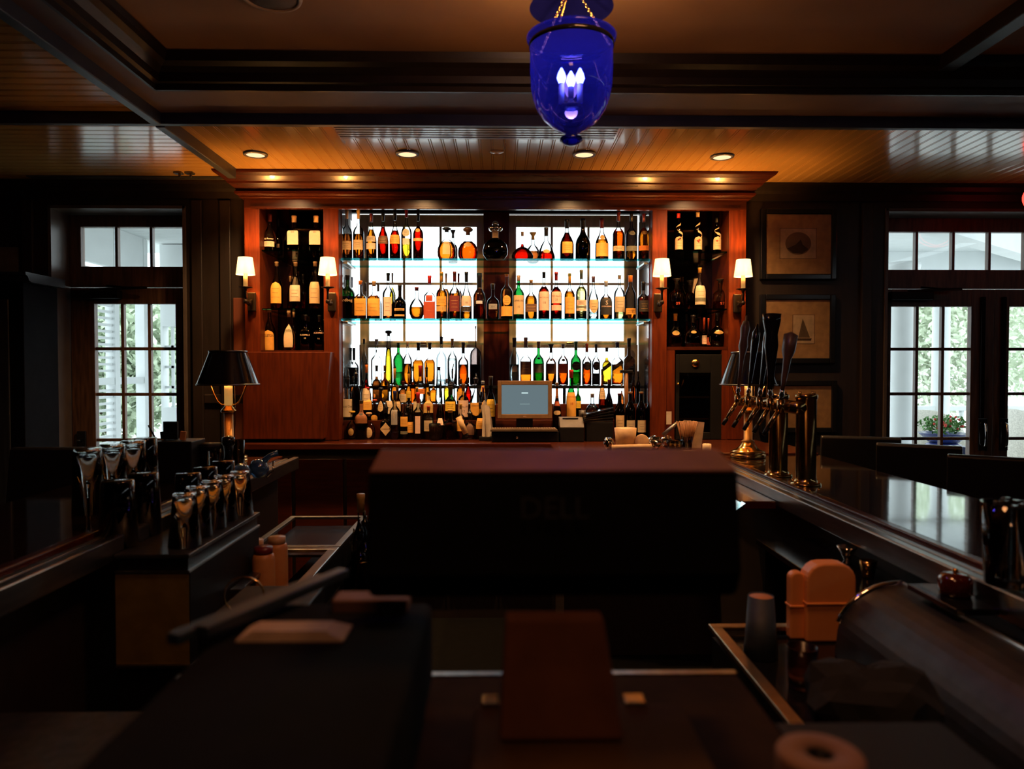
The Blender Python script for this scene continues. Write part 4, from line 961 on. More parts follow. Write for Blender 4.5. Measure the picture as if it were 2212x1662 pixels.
stool_back(1.925, 3.05, 2.25, 2.85, E-.37, 'black leather bar stool nearest the large dark tumbler')
x0, x1 = PX(22, 3.15), PX(236, 3.15)
stool((x0+x1)/2, 2.90, PZ(965, 3.15), x1-x0, 'black leather stool with wide back below the single glazed door', 0, None)
# ------------------------------------------------------------------ beer taps
xt = 1.175
t = thing('beer_tap_tower', 'brass beer tap tower with two columns, a cross pipe and tall dark handles', 'beer tap', (xt, 2.95, ZB))
for Y, xx in ((3.03, 1.185), (2.80, 1.205)):
    z1 = PZ(852, Y)
    c = MB().rot([(0, ZB+.001), (.058, ZB+.001), (.058, ZB+.006), (.046, ZB+.010), (.040, ZB+.022), (.0385, ZB+.03), (.0385, z1-.02), (.042, z1-.018), (.042, z1-.004), (.038, z1), (0, z1+.002)], xx, Y, 36).build('column', BRASSD, t)
    for k in range(6):
        a = k*PI/3+.3; MB().cyl((xx+.051*math.cos(a), Y+.051*math.sin(a), ZB+.006), (xx+.051*math.cos(a), Y+.051*math.sin(a), ZB+.016), .005, n=8).build('bolt', BRASS, c)
    for k in range(4):
        a = k*PI/2+.5; MB().cyl((xx+.036*math.cos(a), Y+.036*math.sin(a), z1-.004), (xx+.036*math.cos(a), Y+.036*math.sin(a), z1+.010), .005, n=8).build('bolt', BRASS, c)
zx = PZ(875, 3.0)
MB().cyl((xt-.02, 3.36, zx), (xt-.02, 2.74, zx), .026, n=24).build('cross_pipe', BRASSD, t)
HT = [(3.30, 682, 1, 'BRONZE'), (3.16, 700, 0, 'BLACKG'), (3.02, 700, 0, 'BLACKG'), (2.90, 676, 2, 'BLACKG'), (2.79, 716, 3, 'BRONZE')]
for k, (Y, pt, kind, mm) in enumerate(HT):
    xf = xt-.02-.055; zt = PZ(pt, Y)
    mb = MB(); mb.cyl((xt-.04, Y, zx), (xf-.01, Y, zx), .013); mb.cyl((xf, Y, zx-.02), (xf, Y, zx+.03), .014)
    mb.cyl((xf-.004, Y, zx-.005), (xf-.055, Y-.005, zx-.085), .010, .008)
    f = mb.build('faucet', BRASSD, t)
    MB().cyl((xf-.052, Y-.005, zx-.08), (xf-.070, Y-.007, zx-.108), .0095, .008).build('spout_cap', BLACK, f)
    lx = .035 if k != 3 else .0
    base = Vector((xf, Y, zx+.03)); top = Vector((xf+lx, Y-.01, zt)); d = top-base
    M = Matrix.Translation(base) @ d.to_track_quat('Z', 'Y').to_matrix().to_4x4(); L = d.length
    mb = MB().rot([(0, 0), (.009, 0), (.007, .01), (.011, .02), (.007, .03), (.009, .04), (0, .04)], 0, 0, 14, M=M); mb.build('handle_ferrule', CHROME, f)
    if kind == 2: pr = [(0, .038), (.013, .038), (.014, L*.3), (.020, L*.45), (.027, L*.62), (.024, L*.75), (.034, L*.90), (.036, L*.99), (0, L)]
    elif kind == 3: pr = [(0, .038), (.010, .038), (.015, L*.3), (.022, L*.6), (.036, L*.72), (.038, L*.95), (0, L)]
    elif kind == 1: pr = [(0, .038), (.010, .038), (.013, L*.35), (.018, L*.5), (.030, L*.62), (.024, L*.72), (.031, L*.84), (.018, L*.93), (.006, L*.94), (.006, L), (0, L)]
    else: pr = [(0, .038), (.009, .038), (.012, L*.2), (.018, L*.5), (.025, L*.75), (.024, L*.88), (.010, L*.94), (.006, L), (0, L)]
    MB().rot(pr, 0, 0, 20, sup=3 if kind == 2 else 2, sy=.7, M=M).build('tap_handle', BLACKG if mm == 'BLACKG' else mat('worn_brown_handle', (.10, .06, .04), .4), f)
# drip tray and added daylight plate near the taps
Y0 = 2.85
t = thing('bar_mat_tray', 'shallow brass-edged drip tray under the bar rail before the beer taps', 'tray', (.93, 2.95, E-.50))
MB().box(.90, 1.035, 2.66, 3.25, E-.53, E-.50).build('tray_body', WOODX, t, .004)
MB().box(.892, .899, 2.70, 3.20, E-.54, E-.51).build('edge_strip', BRASS, t)
t = thing('drip_tray_glint', 'added pale mirror plate for the daylight glint on the drip tray', 'card', (.92, 2.90, E-.50))
MB().prism([(.845, E-.545), (.905, E-.5), (.905, E-.505), (.845, E-.552)], 2.62, 2.92, 'y').build('pane', mat('pale_plate', (.7, .75, .7), .05, metal=1), t)  # added mirror plate standing for window light on the drip tray

# ------------------------------------------------------------------ glasses
def vessel(name, x, Y, zb, h, r_rim, r_bot, m, label, cat, grp, up=False, thick=.003, contents=None, foot=.007):
    """an open glass; upside down unless up"""
    t = thing(name, label, cat, (x, Y, zb), grp)
    if up: pr = [(0, zb+.001), (r_bot, zb+.001), (r_rim, zb+h), (r_rim-thick, zb+h), (r_bot-thick, zb+foot), (0, zb+foot)]
    else: pr = [(0, zb+h), (r_bot*.93, zb+h), (r_bot, zb+h-.004), (r_rim, zb+.001), (r_rim-thick, zb+.001), (r_bot-thick, zb+h-foot), (0, zb+h-foot)]
    MB().rot(pr, x, Y, 36).build('glass_wall' if m is not STEEL else 'wall', m, t)
    if contents: MB().rot([(0, zb+foot+.001), (r_bot-thick-.001, zb+foot+.001), (r_rim-thick-.002, zb+h*contents[1]), (0, zb+h*contents[1])], x, Y, 30).build('drink', contents[0], t)
    return t
PINT = refr('pint_glass', (.97, .98, .98), 1.45)
DPINT = glassy('dark_tumbler_glass', (.10, .11, .12), .4, 2.2, .06, .45)
ZR = E-.50
g = 'clear pint glasses upside down on the rack'
pts = [(.885, 2.02), (.90, 2.14), (.90, 2.25), (.905, 2.36), (.885, 2.45)]
names = ['clear upturned pint glass nearest the corner of the steel rack', 'clear upturned pint glass second from the rack corner', 'clear upturned pint glass in the middle of the clear row', 'clear upturned pint glass next to the last of the clear row', 'clear upturned pint glass at the far end of the steel rack']
for (x, Y), nm in zip(pts, names): vessel('pint_glass', -x, Y, ZR, .150, .044, .031, PINT, nm, 'glass', g)
g = 'dark tumblers behind the clear pint glasses'
for (x, Y), nm in zip([(.995, 2.30), (.997, 2.44), (.998, 2.60)], ['dark tumbler with bright foot behind the middle clear pints', 'dark tumbler with bright foot, between its two dark neighbours', 'dark tumbler with bright foot nearest the black condiment caddy']):
    vessel('dark_tumbler', -x, Y, ZR if Y < 2.5 else ZR, .165, .043, .038, DPINT, nm, 'glass', g)
g = 'tall shaker glasses upside down'
vessel('shaker_glass', -PX(252, 2.03)*-1, 2.03, ZR, .185, .052, .042, DPINT, 'big dark upturned shaker at the front of the rack', 'glass', g)
vessel('shaker_glass', PX(300, 2.15), 2.17, ZR, .185, .050, .042, DPINT, 'big dark upturned shaker behind the front one', 'glass', g)
for (px, Y, nm) in ((187, 2.28, 'amber-glinting upturned glass farthest from the wooden screen'), (240, 2.40, 'amber-glinting upturned glass next to the farthest one'), (285, 2.52, 'amber-glinting upturned glass next to the dark bright-footed one'), (312, 2.62, 'dark upturned glass with bright foot at the end of the tall back row')):
    vessel('shaker_glass', PX(px, Y), Y, ZB+.001, .205, .047, .040, PINT if px < 300 else DPINT, nm, 'glass', g)
# steel glass rack
t = thing('glass_rack_station', 'steel bar station with pierced top carrying the upturned glasses', 'steel station', (-.95, 2.2, 0))
x0, x1 = -1.035, -.835
MB().box(x0, x1, 1.93, 2.50, ZR-.012, ZR-.001).build('rack_top', STEELD, t, .002)
MB().box(x0+.01, x1-.006, 1.937, 2.49, ZR-.045, ZR-.0121).build('rack_side', BLACKG, t)
MB().box(x0, x1, 1.93, 2.50, ZR-.052, ZR-.0455).build('lower_rim', STEEL, t, .001)
MB().box(x0, x1-.004, 1.935, 2.49, E-.80, ZR-.0525).build('steel_body', mat('steel_warm_reflection', (.55, .38, .10), .5, metal=.75), t)  # warm reflection painted into the steel's base colour
MB().box(x1-.0035, x1-.001, 1.936, 2.49, E-.80, ZR-.0525).build('unlit_side_cover', BLACK, t)  # added black cover, keeps the painted reflection to the front face
MB().box(x0, x1, 1.93, 2.50, E-.812, E-.801).build('lower_rim', STEEL, t, .002)
MB().box(x0, x1-.006, 1.94, 2.48, .0, E-.813).build('plinth', BLACK, t)
mb = MB()
# left underbar sink with wells
ZU = E-.68
t = thing('underbar_sink', 'steel underbar sink with dark wells beside the glass rack', 'sink', (-.8, 2.9, 0))
def frame(x0, x1, y0, y1, z, wd, name, m, par, th=.012):
    mb = MB(); mb.box(x0, x1, y0, y0+wd, z-th, z); mb.box(x0, x1, y1-wd, y1, z-th, z); mb.box(x0, x0+wd, y0+wd, y1-wd, z-th, z); mb.box(x1-wd, x1, y0+wd, y1-wd, z-th, z)
    return mb.build(name, m, par, .002)
frame(-.83, -.61, 2.20, 2.72, ZU, .035, 'rim', STEEL, t)
frame(-.96, -.61, 2.73, 3.30, ZU, .025, 'rim', STEELD, t)
MB().box(-.83, -.61, 2.20, 2.72, ZU-.16, ZU-.15).build('well_floor', STEELD, t)
MB().box(-.93, -.64, 2.76, 3.27, ZU-.05, ZU-.04).build('lid', mat('navy_lid', (.008, .012, .03), .25), t)
MB().box(-.835, -.615, 2.21, 3.29, 0, ZU-.161).build('cabinet', BLACK, t)
MB().box(-.612, -.6105, 2.20, 3.29, ZU-.16, ZU-.012).build('apron', BLACK, t)
g = 'orange juice bottles in the ice well'
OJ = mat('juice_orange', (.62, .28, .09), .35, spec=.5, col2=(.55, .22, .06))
for px, Y, hh, lb in ((566, 2.42, .205, 'orange juice bottle with dark red cap in the steel well'), (595, 2.52, .215, 'orange juice bottle behind the red-capped one, nearest the navy lid'), (547, 2.54, .20, 'orange juice bottle half hidden behind the red-capped one')):
    x = PX(px, Y); zb = ZU-.15
    t2 = thing('juice_bottle', lb, 'bottle', (x, Y, zb), g)
    MB().rot([(0, zb+.001), (.036, zb+.001), (.038, zb+.02), (.037, zb+hh-.02), (.034, zb+hh-.005), (.028, zb+hh), (0, zb+hh)], x, Y, 28).build('bottle_body', OJ, t2)
    MB().rot([(0, zb+hh), (.030, zb+hh), (.030, zb+hh+.022), (0, zb+hh+.024)], x, Y, 24).build('cap', cm('maroon' if px == 566 else 'cork', 'cap'), t2)
# speed rail bottles
t = thing('speed_rail', 'steel bottle rail hung on the front of the sink', 'rail', (-.55, 2.9, ZU-.2))
mb = MB(); mb.box(-.609, -.50, 2.66, 3.30, ZU-.26, ZU-.25); mb.build('rail_floor', STEELD, t); MB().box(-.502, -.498, 2.66, 3.30, ZU-.25, ZU-.12).build('rail_front', STEELD, t)
g = 'pourer bottles in the speed rail'
for k, Y in enumerate((2.72, 2.83, 2.94, 3.05, 3.16)):
    bottle(-.555, Y, ZU-.249, ZU+.02+.012*(k % 3), .078, 'std', ('dark', 'clear', 'dark', 'brown', 'clear')[k], ('black', 'brown', 'black', 'brown', 'amber')[k], .5, ('black' if k != 4 else 'tan', .12), [], [],
      ['black bottle at the near end of the speed rail', 'clear brown-filled bottle, second from the near end of the speed rail', 'black bottle in the middle of the speed rail', 'brown glass bottle next to the far end of the speed rail', 'tan-capped clear bottle at the far end of the speed rail'][k], g, pour=.05)
x = PX(778, 2.62)
bottle(x, 2.62, ZU-.20, PZ(1066, 2.62), .07, 'wine', 'clear', 'brown', .4, ('gold', .16), [], [], 'thin-necked bottle standing apart near the big monitor corner', 'pourer bottles in the speed rail')
t = thing('bottle_shelf', 'low dark shelf under the thin-necked bottle by the monitor', 'shelf', (x, 2.62, 0)); MB().box(x-.05, x+.06, 2.55, 2.69, 0, ZU-.201).build('block', BLACK, t)

# ------------------------------------------------------------------ things on the lamp bar
Y = 3.0
def zt(p, Y): return PZ(p, Y)
x0, x1 = PX(330, 2.9), PX(416, 2.9)
t = thing('condiment_caddy', 'black box caddy holding folded cards and straws in front of the glazed door', 'caddy', ((x0+x1)/2, 2.95, ZB))
MB().box(x0, x1, 2.88, 3.02, ZB+.001, PZ(952, 2.9)).build('box', BLACK, t, .004)
z0 = PZ(952, 2.9)
g = 'cards and straws in the black caddy'
def card(xa, xb, Y, za, zb, m, lab, cat, nm, ang=0):
    M = Matrix.Translation(((xa+xb)/2, Y, za)) @ Matrix.Rotation(ang, 4, 'Y')
    o = MB().box(-(xb-xa)/2, (xb-xa)/2, -.006, .006, 0, zb-za, M=M).build(nm, m, None, .001); return tag(o, lab, cat, g)
card(PX(352, 2.95), PX(383, 2.95), 2.95, z0+.001, PZ(910, 2.95), BLACK, 'dark folded menu card sticking up from the caddy', 'card', 'menu_card')
card(PX(344, 2.97), PX(353, 2.97), 2.98, z0+.001, PZ(932, 2.97), BLACKG, 'slim dark card at the straw side of the caddy', 'card', 'menu_card', -.1)
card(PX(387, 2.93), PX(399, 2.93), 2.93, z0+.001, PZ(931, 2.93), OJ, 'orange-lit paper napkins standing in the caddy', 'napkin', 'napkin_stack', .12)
o = MB().tube([(PX(336, 2.93), 2.93, z0+.001), (PX(319, 2.93), 2.93, PZ(918, 2.93))], .0035, 8).build('straw', BLACK); tag(o, 'single black straw leaning out of the caddy', 'straw', g)
vessel('straw_tumbler', PX(449, 3.0), 3.0, ZB, .125, .043, .038, CLEAR, 'tumbler packed with black straws between caddy and lamp', 'glass', None, True, contents=(BLACK, .9))
x = PX(449, 3.0); MB().rot([(0, ZB+.115), (.045, ZB+.118), (.052, ZB+.145), (0, ZB+.15)], x, 3.0, 20).build('straw_bundle', BLACK, [o for o in scene.objects if o.name.startswith('straw_tumbler')][0])
x = PX(492, 3.05)
t = thing('pepper_mill', 'dark wooden mill standing in front of the lamp column', 'mill', (x, 3.05, ZB))
MB().rot([(0, ZB+.004), (.030, ZB+.004), (.030, ZB+.02), (.020, ZB+.06), (.016, ZB+.10), (.020, ZB+.13), (.026, ZB+.135), (.026, ZB+.165), (.012, ZB+.172), (0, ZB+.173)], x, 3.05, 24).build('mill_body', BLACKG, t)
MB().rot([(0, ZB+.0005), (.034, ZB+.0005), (.034, ZB+.0038), (0, ZB+.0038)], x, 3.05, 24).build('base_ring', BRASS, t)
vessel('clear_tumbler', PX(512, 3.2), 3.2, ZB, .14, .030, .028, CLEAR, 'tall thin clear tumbler beside the mill', 'glass', None, True)
vessel('clear_tumbler', PX(470, 3.25), 3.25, ZB, .11, .030, .026, CLEAR, 'small clear tumbler lit orange behind the mill', 'glass', None, True, contents=(LQ['amber'], .6))
# blue crumpled bottle on the rail
BL = mat('blue_plastic', (.05, .14, .30), .12, spec=.9, coat=.6, trans=.3)
x = PX(553, 2.98, 1000)
t = thing('blue_glass_ornament', 'shiny dark blue lumpy glass ornament lying on the bar edge', 'ornament', (x, 2.98, ZB))
mb = MB(); mb.rot([(0, 0), (.024, .006), (.038, .03), (.034, .055), (.018, .07), (0, .072)], 0, 0, 20, M=Matrix.Translation((x-.035, 2.93, ZB+.004)) @ Matrix.Rotation(.5, 4, 'X'))
mb.rot([(0, 0), (.028, .005), (.040, .03), (.036, .06), (.02, .078), (0, .08)], 0, 0, 20, M=Matrix.Translation((x+.02, 2.98, ZB+.004)) @ Matrix.Rotation(-.2, 4, 'Y'))
mb.build('body', BL, t, 0)
MB().rot([(0, 0), (.02, .004), (.026, .03), (.018, .06), (0, .066)], 0, 0, 18, M=Matrix.Translation((x-.055, 2.86, ZB+.022)) @ Matrix.Rotation(-1.2, 4, 'Y')).build('foot', BL, t)
MB().tube([(x+.03, 2.98, ZB+.07), (x+.055, 2.99, ZB+.095), (x+.085, 3.0, ZB+.105)], [.014, .011, .013], 12).build('spout', BL, t)
MB().tube([(x+.05, 2.95, ZB+.01), (x+.075, 2.96, ZB+.035), (x+.075, 2.97, ZB+.075)], .004, 8).build('loop', CHROME, t)
# ------------------------------------------------------------------ till and things on the back counter
Y = 4.42
s = SC(Y)
t = thing('till_screen', 'tan-framed touch screen till on the back counter with a grey-blue display', 'monitor', (PX(1133, Y), Y, ZK))
x0, x1, zb, zt_ = PX(1075, Y), PX(1192, Y), PZ(904, Y), PZ(823, Y)
FR = mat('till_frame', (.22, .115, .045), .45)
mb = MB(); mb.box(x0, x0+.024, Y-.02, Y+.03, zb, zt_); mb.box(x1-.024, x1, Y-.02, Y+.03, zb, zt_); mb.box(x0+.024, x1-.024, Y-.02, Y+.03, zb, zb+.026); mb.box(x0+.024, x1-.024, Y-.02, Y+.03, zt_-.026, zt_); mb.box(x0+.01, x1-.01, Y+.031, Y+.05, zb+.01, zt_-.01)
mb.build('bezel', FR, t, .003)
sc_ = MB().box(x0+.0245, x1-.0245, Y-.008, Y, zb+.0265, zt_-.0265).build('display', emis('display_glow', (.13, .18, .20), 1.0), t)
mb = MB(); cx = (x0+x1)/2; zc_ = zt_-.026; mb.box(cx-.02, cx+.02, Y-.0105, Y-.0085, zc_-.052, zc_-.046); mb.build('display_text', emis('display_text', (.6, .8, .8), 1.1), sc_)
MB().box(cx-.03, cx+.03, Y-.0105, Y-.0085, zc_-.118, zc_-.116).build('display_text', emis('display_line', (.3, .42, .42), 1), sc_)
def flat_text(s_, x, y, z, size, m, name, par, face='front', th=.0006):
    tv, tf = text_geo(s_)
    mb = MB(); mb.add([(x+v[0]*size, y, z+v[1]*size) for v in tv], tf); return mb.build(name, m, par)
flat_text('DELL', cx, Y-.0215, zb+.012, .010, cm('pink', 'ink'), 'screen_mark', t)
MB().box(cx-.05, cx+.05, Y+.0, Y+.10, ZK+.065, zb+.01).build('stand', BLACK, t)
# keyboard and cash drawer
x0, x1 = PX(1062, 4.36), PX(1207, 4.36)
t = thing('cash_drawer', 'wide black cash drawer under the till screen', 'cash drawer', ((x0+x1)/2, 4.36, ZK))
dr = MB().box(x0, x1, 4.33, 4.70-.16, ZK+.001, ZK+.064)
dr.build('drawer_body', BLACK, t, .003)
MB().box(x0+.008, x1-.008, 4.324, 4.3295, ZK+.006, ZK+.058).build('drawer_front', BLACK, t, .002)
MB().cyl((cx-.05, 4.3235, ZK+.03), (cx-.05, 4.319, ZK+.03), .007).build('lock', CHROME, t)
t = thing('till_keyboard', 'slim brown keyboard on top of the cash drawer', 'keyboard', ((x0+x1)/2, 4.34, ZK+.066))
MB().box(x0-.008, x1-.01, 4.31, 4.395, ZK+.0655, ZK+.078).build('keyboard_body', mat('keyboard_brown', (.10, .06, .03), .5), t, .002)
mb = MB(); random.seed(3)
for i in range(26):
    for j in range(3):
        xx = x0+.002+i*(x1-x0-.02)/26; mb.box(xx, xx+.012, 4.314+j*.025, 4.314+j*.025+.019, ZK+.0785, ZK+.085)
mb.build('keys', mat('key_beige', (.30, .20, .12), .5), t)
# receipt printer
x0, x1 = PX(1209, 4.36), PX(1261, 4.36)
t = thing('receipt_printer', 'squat grey-topped receipt printer beside the cash drawer', 'printer', ((x0+x1)/2, 4.37, ZK))
MB().box(x0, x1, 4.33, 4.46, ZK+.001, PZ(924, 4.33)).build('printer_body', BLACK, t, .004)
MB().prism([(4.33, PZ(924, 4.33)+.0005), (4.46, PZ(924, 4.33)+.0005), (4.46, PZ(908, 4.33)+.012), (4.40, PZ(908, 4.33)+.01)], x0, x1, 'x').build('printer_lid', mat('printer_grey', (.12, .10, .085), .5), t, .003)
MB().box(x0+.02, x1-.03, 4.385, 4.39, PZ(908, 4.33)+.003, PZ(908, 4.33)+.009).build('paper_slot', BLACK, t)
# black folders
g = 'black bill folders piled by the wine bottles'
x0, x1 = PX(1262, 4.4), PX(1325, 4.4)
zf = ZK+.001
lbls = ['lowest black bill folder of the pile', 'black bill folder just above the lowest', 'black bill folder in the middle of the pile', 'black bill folder just below the topmost', 'topmost black bill folder, tilted up toward the wine bottles']
t = thing('folder_stand', 'black box under the pile of bill folders', 'box', ((x0+x1)/2, 4.41, ZK)); MB().box(x0+.01, x1-.005, 4.36, 4.46, ZK+.001, PZ(912, 4.4)).build('box', BLACK, t, .003); zf = PZ(912, 4.4)+.001
for k in range(5):
    a = -(0.02+.05*k) ; M = Matrix.Translation(((x0+x1)/2, 4.41, zf+.009*k+.006*k)) @ Matrix.Rotation(a, 4, 'Y') @ Matrix.Rotation(.06*k, 4, 'Z')
    o = MB().box(-.095, .085, -.05, .05, 0, .009, M=M).build('bill_folder', BLACKG, None, .002); tag(o, lbls[k], 'folder', g)
# folded papers right of the amber label
g = None
for k, (pa, pb, pt, pbm, lean, lab) in enumerate(((1041, 1050, 868, 928, .03, 'narrow upright folded paper beside the rounded amber label'), (1048, 1067, 872, 925, -.14, 'broad folded tan napkin beside the till screen'))):
    M = Matrix.Translation((PX((pa+pb)/2, 4.44), 4.44, ZK+.025)) @ Matrix.Rotation(lean, 4, 'Y')
    w_ = (pb-pa)*SC(4.44)/2; h = (PZ(pt, 4.44)-PZ(pbm, 4.44))+.045
    mb = MB(); mb.add([(-w_, 0, 0), (-w_*.2, -.02, 0), (w_, 0, 0), (-w_, .012, h), (-w_*.2, -.01, h*1.04), (w_, .012, h*.93), (w_*.2, .02, 0), (w_*.2, .02, h)], [(0,1,4,3),(1,2,5,4),(2,6,7,5),(6,0,3,7),(0,6,2,1),(3,4,5,7)], M=M)
    o = mb.build('folded_napkin', PAPER); tag(o, lab, 'napkin')
zz = ZK
x = PX(1054, 4.44); t = thing('napkin_holder', 'small dark holder of the folded papers', 'holder', (x, 4.44, ZK)); MB().box(x-.055, x+.03, 4.415, 4.475, ZK+.001, ZK+.024).build('holder_base', BLACK, t, .003)
# ribbed glass with peels
Y = 4.46
vessel('ribbed_glass', PX(939, Y), Y, ZK, .105, .036, .030, glassy('pinkish_glass', (.55, .38, .32), .6, .8), 'ribbed pinkish glass in front of the gold-labelled bottle', 'glass', None, True, contents=(mat('mixed_bits', (.35, .18, .10), .5, nscale=60, col2=(.12, .06, .04)), .8))
rg = [o for o in scene.objects if o.name == 'ribbed_glass'][0]; mb = MB()
for k in range(18):
    a = 2*PI*k/18; c, d = math.cos(a), math.sin(a); x = PX(939, Y)
    mb.tube([(x+.0305*c, Y+.0305*d, ZK+.006), (x+.0365*c, Y+.0365*d, ZK+.098)], .0018, 6)
mb.build('ribs', bpy.data.materials['pinkish_glass'], rg)
# wooden muddler leaning
Y = 4.44; p0 = P(1008, 941, Y); p1 = P(992, 905, Y)
t = thing('wooden_muddler', 'pale wooden muddler with dark tip leaning on the purple-brown bottle', 'muddler', (p0.x, Y, ZK))
d = (p1-p0).normalized()
MB().cyl(p0+d*.012, p1+d*.012, .016, .019, 20).build('handle', mat('pale_wood', (.62, .38, .17), .5, nscale=20, stretch=(1, 1, 6)), t)
MB().cyl(p0-d*.010, p0+d*.0119, .012, .014, 18).build('tip', BLACKG, t)
# T-shaped wine key behind the wine bottles
Y = 4.60
xx = PX(1353, Y); t = thing('lever_corkscrew', 'T-shaped corkscrew with flat black head and brown shaft above the wine bottles', 'corkscrew', (xx, Y, ZS1))
MB().cyl((xx, Y, ZS1+.001), (xx, Y, PZ(806, Y)), .013).build('shaft', mat('brown_shaft', (.22, .09, .03), .4), t)
MB().box(xx-.04, xx+.04, Y-.015, Y+.015, PZ(806, Y), PZ(800, Y)).build('head', BLACK, t, .003)
# black cup with pale rim
Y = 4.45
vessel('dark_cup', PX(1258, Y), Y, PZ(912, Y)+.001, .072, .022, .018, mat('dark_cup', (.03, .018, .012), .4), 'small dark cup with pale rim standing on the receipt printer', 'cup', None, True)
# ------------------------------------------------------------------ tray with foil things, nearer
Y = 3.86; zk = ZK
def X(p, Yq=None): return PX(p, Yq or Y)
TAN = mat('tan_ceramic', (.60, .36, .17), .45)
t = thing('serving_tray', 'flat dark serving tray holding cups and foil on the back counter', 'tray', (X(1420), Y, ZK))
MB().box(X(1286), X(1552), 3.76, 3.96, ZK+.0005, ZK+.006).build('tray_plate', WOODX, t, .002)
g = None; zt0 = ZK+.0065
vessel('tan_cup', X(1353), 3.88, zt0+.012, .105, .060, .050, TAN, 'wide tan cup standing behind the rolled napkin', 'cup', None, True, thick=.004)
t = thing('cup_saucer', 'tan saucer under the wide tan cup', 'saucer', (X(1353), 3.88, zt0)); MB().rot([(0, zt0+.001), (.05, zt0+.001), (.07, zt0+.010), (.068, zt0+.0115), (0, zt0+.0115)], X(1353), 3.88, 30).build('dish', TAN, t)
x = X(1386); t = thing('leaning_saucer', 'round tan saucer leaning upright beside the wide cup', 'saucer', (x, 3.84, zt0))
MB().rot([(0, -.004), (.040, -.004), (.040, .002), (.034, .004), (0, .003)], 0, 0, 32, M=Matrix.Translation((x, 3.845, zt0+.046)) @ Matrix.Rotation(PI/2-.25, 4, 'X')).build('disc', TAN, t)
o = MB().tube([(X(1318), 3.79, zt0+.018), (X(1340), 3.785, zt0+.019), (X(1375), 3.785, zt0+.022), (X(1402), 3.79, zt0+.024)], [.017, .0175, .017, .015], 16).build('rolled_napkin', mat('napkin_cloth', (.66, .42, .22), .9)); tag(o, 'rolled cream napkin lying along the front of the tray', 'napkin')
FOIL = mat('silver_foil', (.75, .72, .66), .10, metal=1)
def lump(px, Yq, zc, r, lab, m, seed, sx=1, nm='foil_bundle', cat='foil'):
    random.seed(seed); bm = bmesh.new(); bmesh.ops.create_icosphere(bm, subdivisions=3, radius=r)
    ph = [Vector((random.uniform(-1, 1), random.uniform(-1, 1), random.uniform(-1, 1))).normalized() for _ in range(26)]
    for v in bm.verts:
        n = v.co.normalized(); k = max(n.dot(p) for p in ph); v.co = n*r*(.35+.68*k**2+random.uniform(-.07, .07)); v.co.x *= sx
    mb = MB(); mn = min(v.co.z for v in bm.verts); c = Vector((PX(px, Yq), Yq, zc-mn))
    mb.add([v.co+c for v in bm.verts], [tuple(v.index for v in f.verts) for f in bm.faces]); bm.free()
    o = mb.build(nm, m); return tag(o, lab, cat)
lump(1316, 3.85, zt0, .036, 'crumpled silver foil at the cup end of the tray', FOIL, 1, .8)
lump(1415, 3.87, zt0, .040, 'crumpled silver foil in the middle of the tray beside the leaning saucer', FOIL, 2, 1.1)
lump(1440, 3.93, zt0+.0, .036, 'crumpled silver foil half behind the gold-lit glass dish', FOIL, 4, 1.0)
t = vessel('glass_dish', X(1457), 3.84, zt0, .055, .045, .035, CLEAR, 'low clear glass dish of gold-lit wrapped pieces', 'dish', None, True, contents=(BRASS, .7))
t = thing('small_plate', 'flat tan plate under the gold-lit dish', 'plate', (X(1440), 3.80, zt0)); 
MB().rot([(0, zt0+.0005), (.03, zt0+.0005), (.035, zt0+.003), (0, zt0+.003)], X(1482), 3.785, 26).build('dish', TAN, t)
# stirrers glass
x = X(1489); Yq = 3.90
t = thing('stirrer_holder', 'glass packed with brown wooden stirrers fanning out', 'holder', (x, Yq, zt0))
MB().rot([(0, zt0+.001), (.026, zt0+.001), (.032, zt0+.07), (.030, zt0+.07), (.024, zt0+.008), (0, zt0+.008)], x, Yq, 26).build('glass_wall', CLEAR, t)
mb = MB(); random.seed(5)
for k in range(70):
    a = random.uniform(0, 2*PI); q = math.sqrt(random.random()); L = .145+random.uniform(-.008, .01)
    b0 = Vector((x+.020*q*math.cos(a), Yq+.020*q*math.sin(a), zt0+.010)); b1 = Vector((x+.058*q*math.cos(a), Yq+.045*q*math.sin(a), zt0+L))
    mb.cyl(b0, b1, .0022, n=5)
so = mb.build('stirrers', mat('brown_sticks', (.30, .13, .045), .6), t); so['kind'] = 'stuff'
t = thing('picture_card', 'cream picture card standing behind the stirrers', 'card', (X(1492, 3.97), 3.97, ZK))
M = Matrix.Translation((X(1493, 3.97), 3.975, ZK+.004)) @ Matrix.Rotation(.12, 4, 'Y')
zc1 = PZ(912, 3.97)-ZK
MB().box(-.055, .060, 0, .003, 0, zc1, M=M).build('card_stock', PAPER, t)
MB().box(-.025, .022, -.001, -.0002, zc1-.028, zc1-.006, M=M).build('card_picture', mat('card_picture', (.22, .16, .09), .7, nscale=30), t)
x = X(1521); Yq = 3.80
t = thing('white_candle', 'small white pillar candle at the lamp end of the tray', 'candle', (x, Yq, zt0)); MB().rot([(0, zt0+.001), (.022, zt0+.001), (.023, zt0+.002), (.023, zt0+.037), (.019, zt0+.038), (0, zt0+.035)], x, Yq, 26).build('wax', mat('wax', (.8, .62, .4), .5), t)
MB().cyl((x, Yq, zt0+.034), (x, Yq, zt0+.043), .001, n=6).build('wick', BLACK, t)
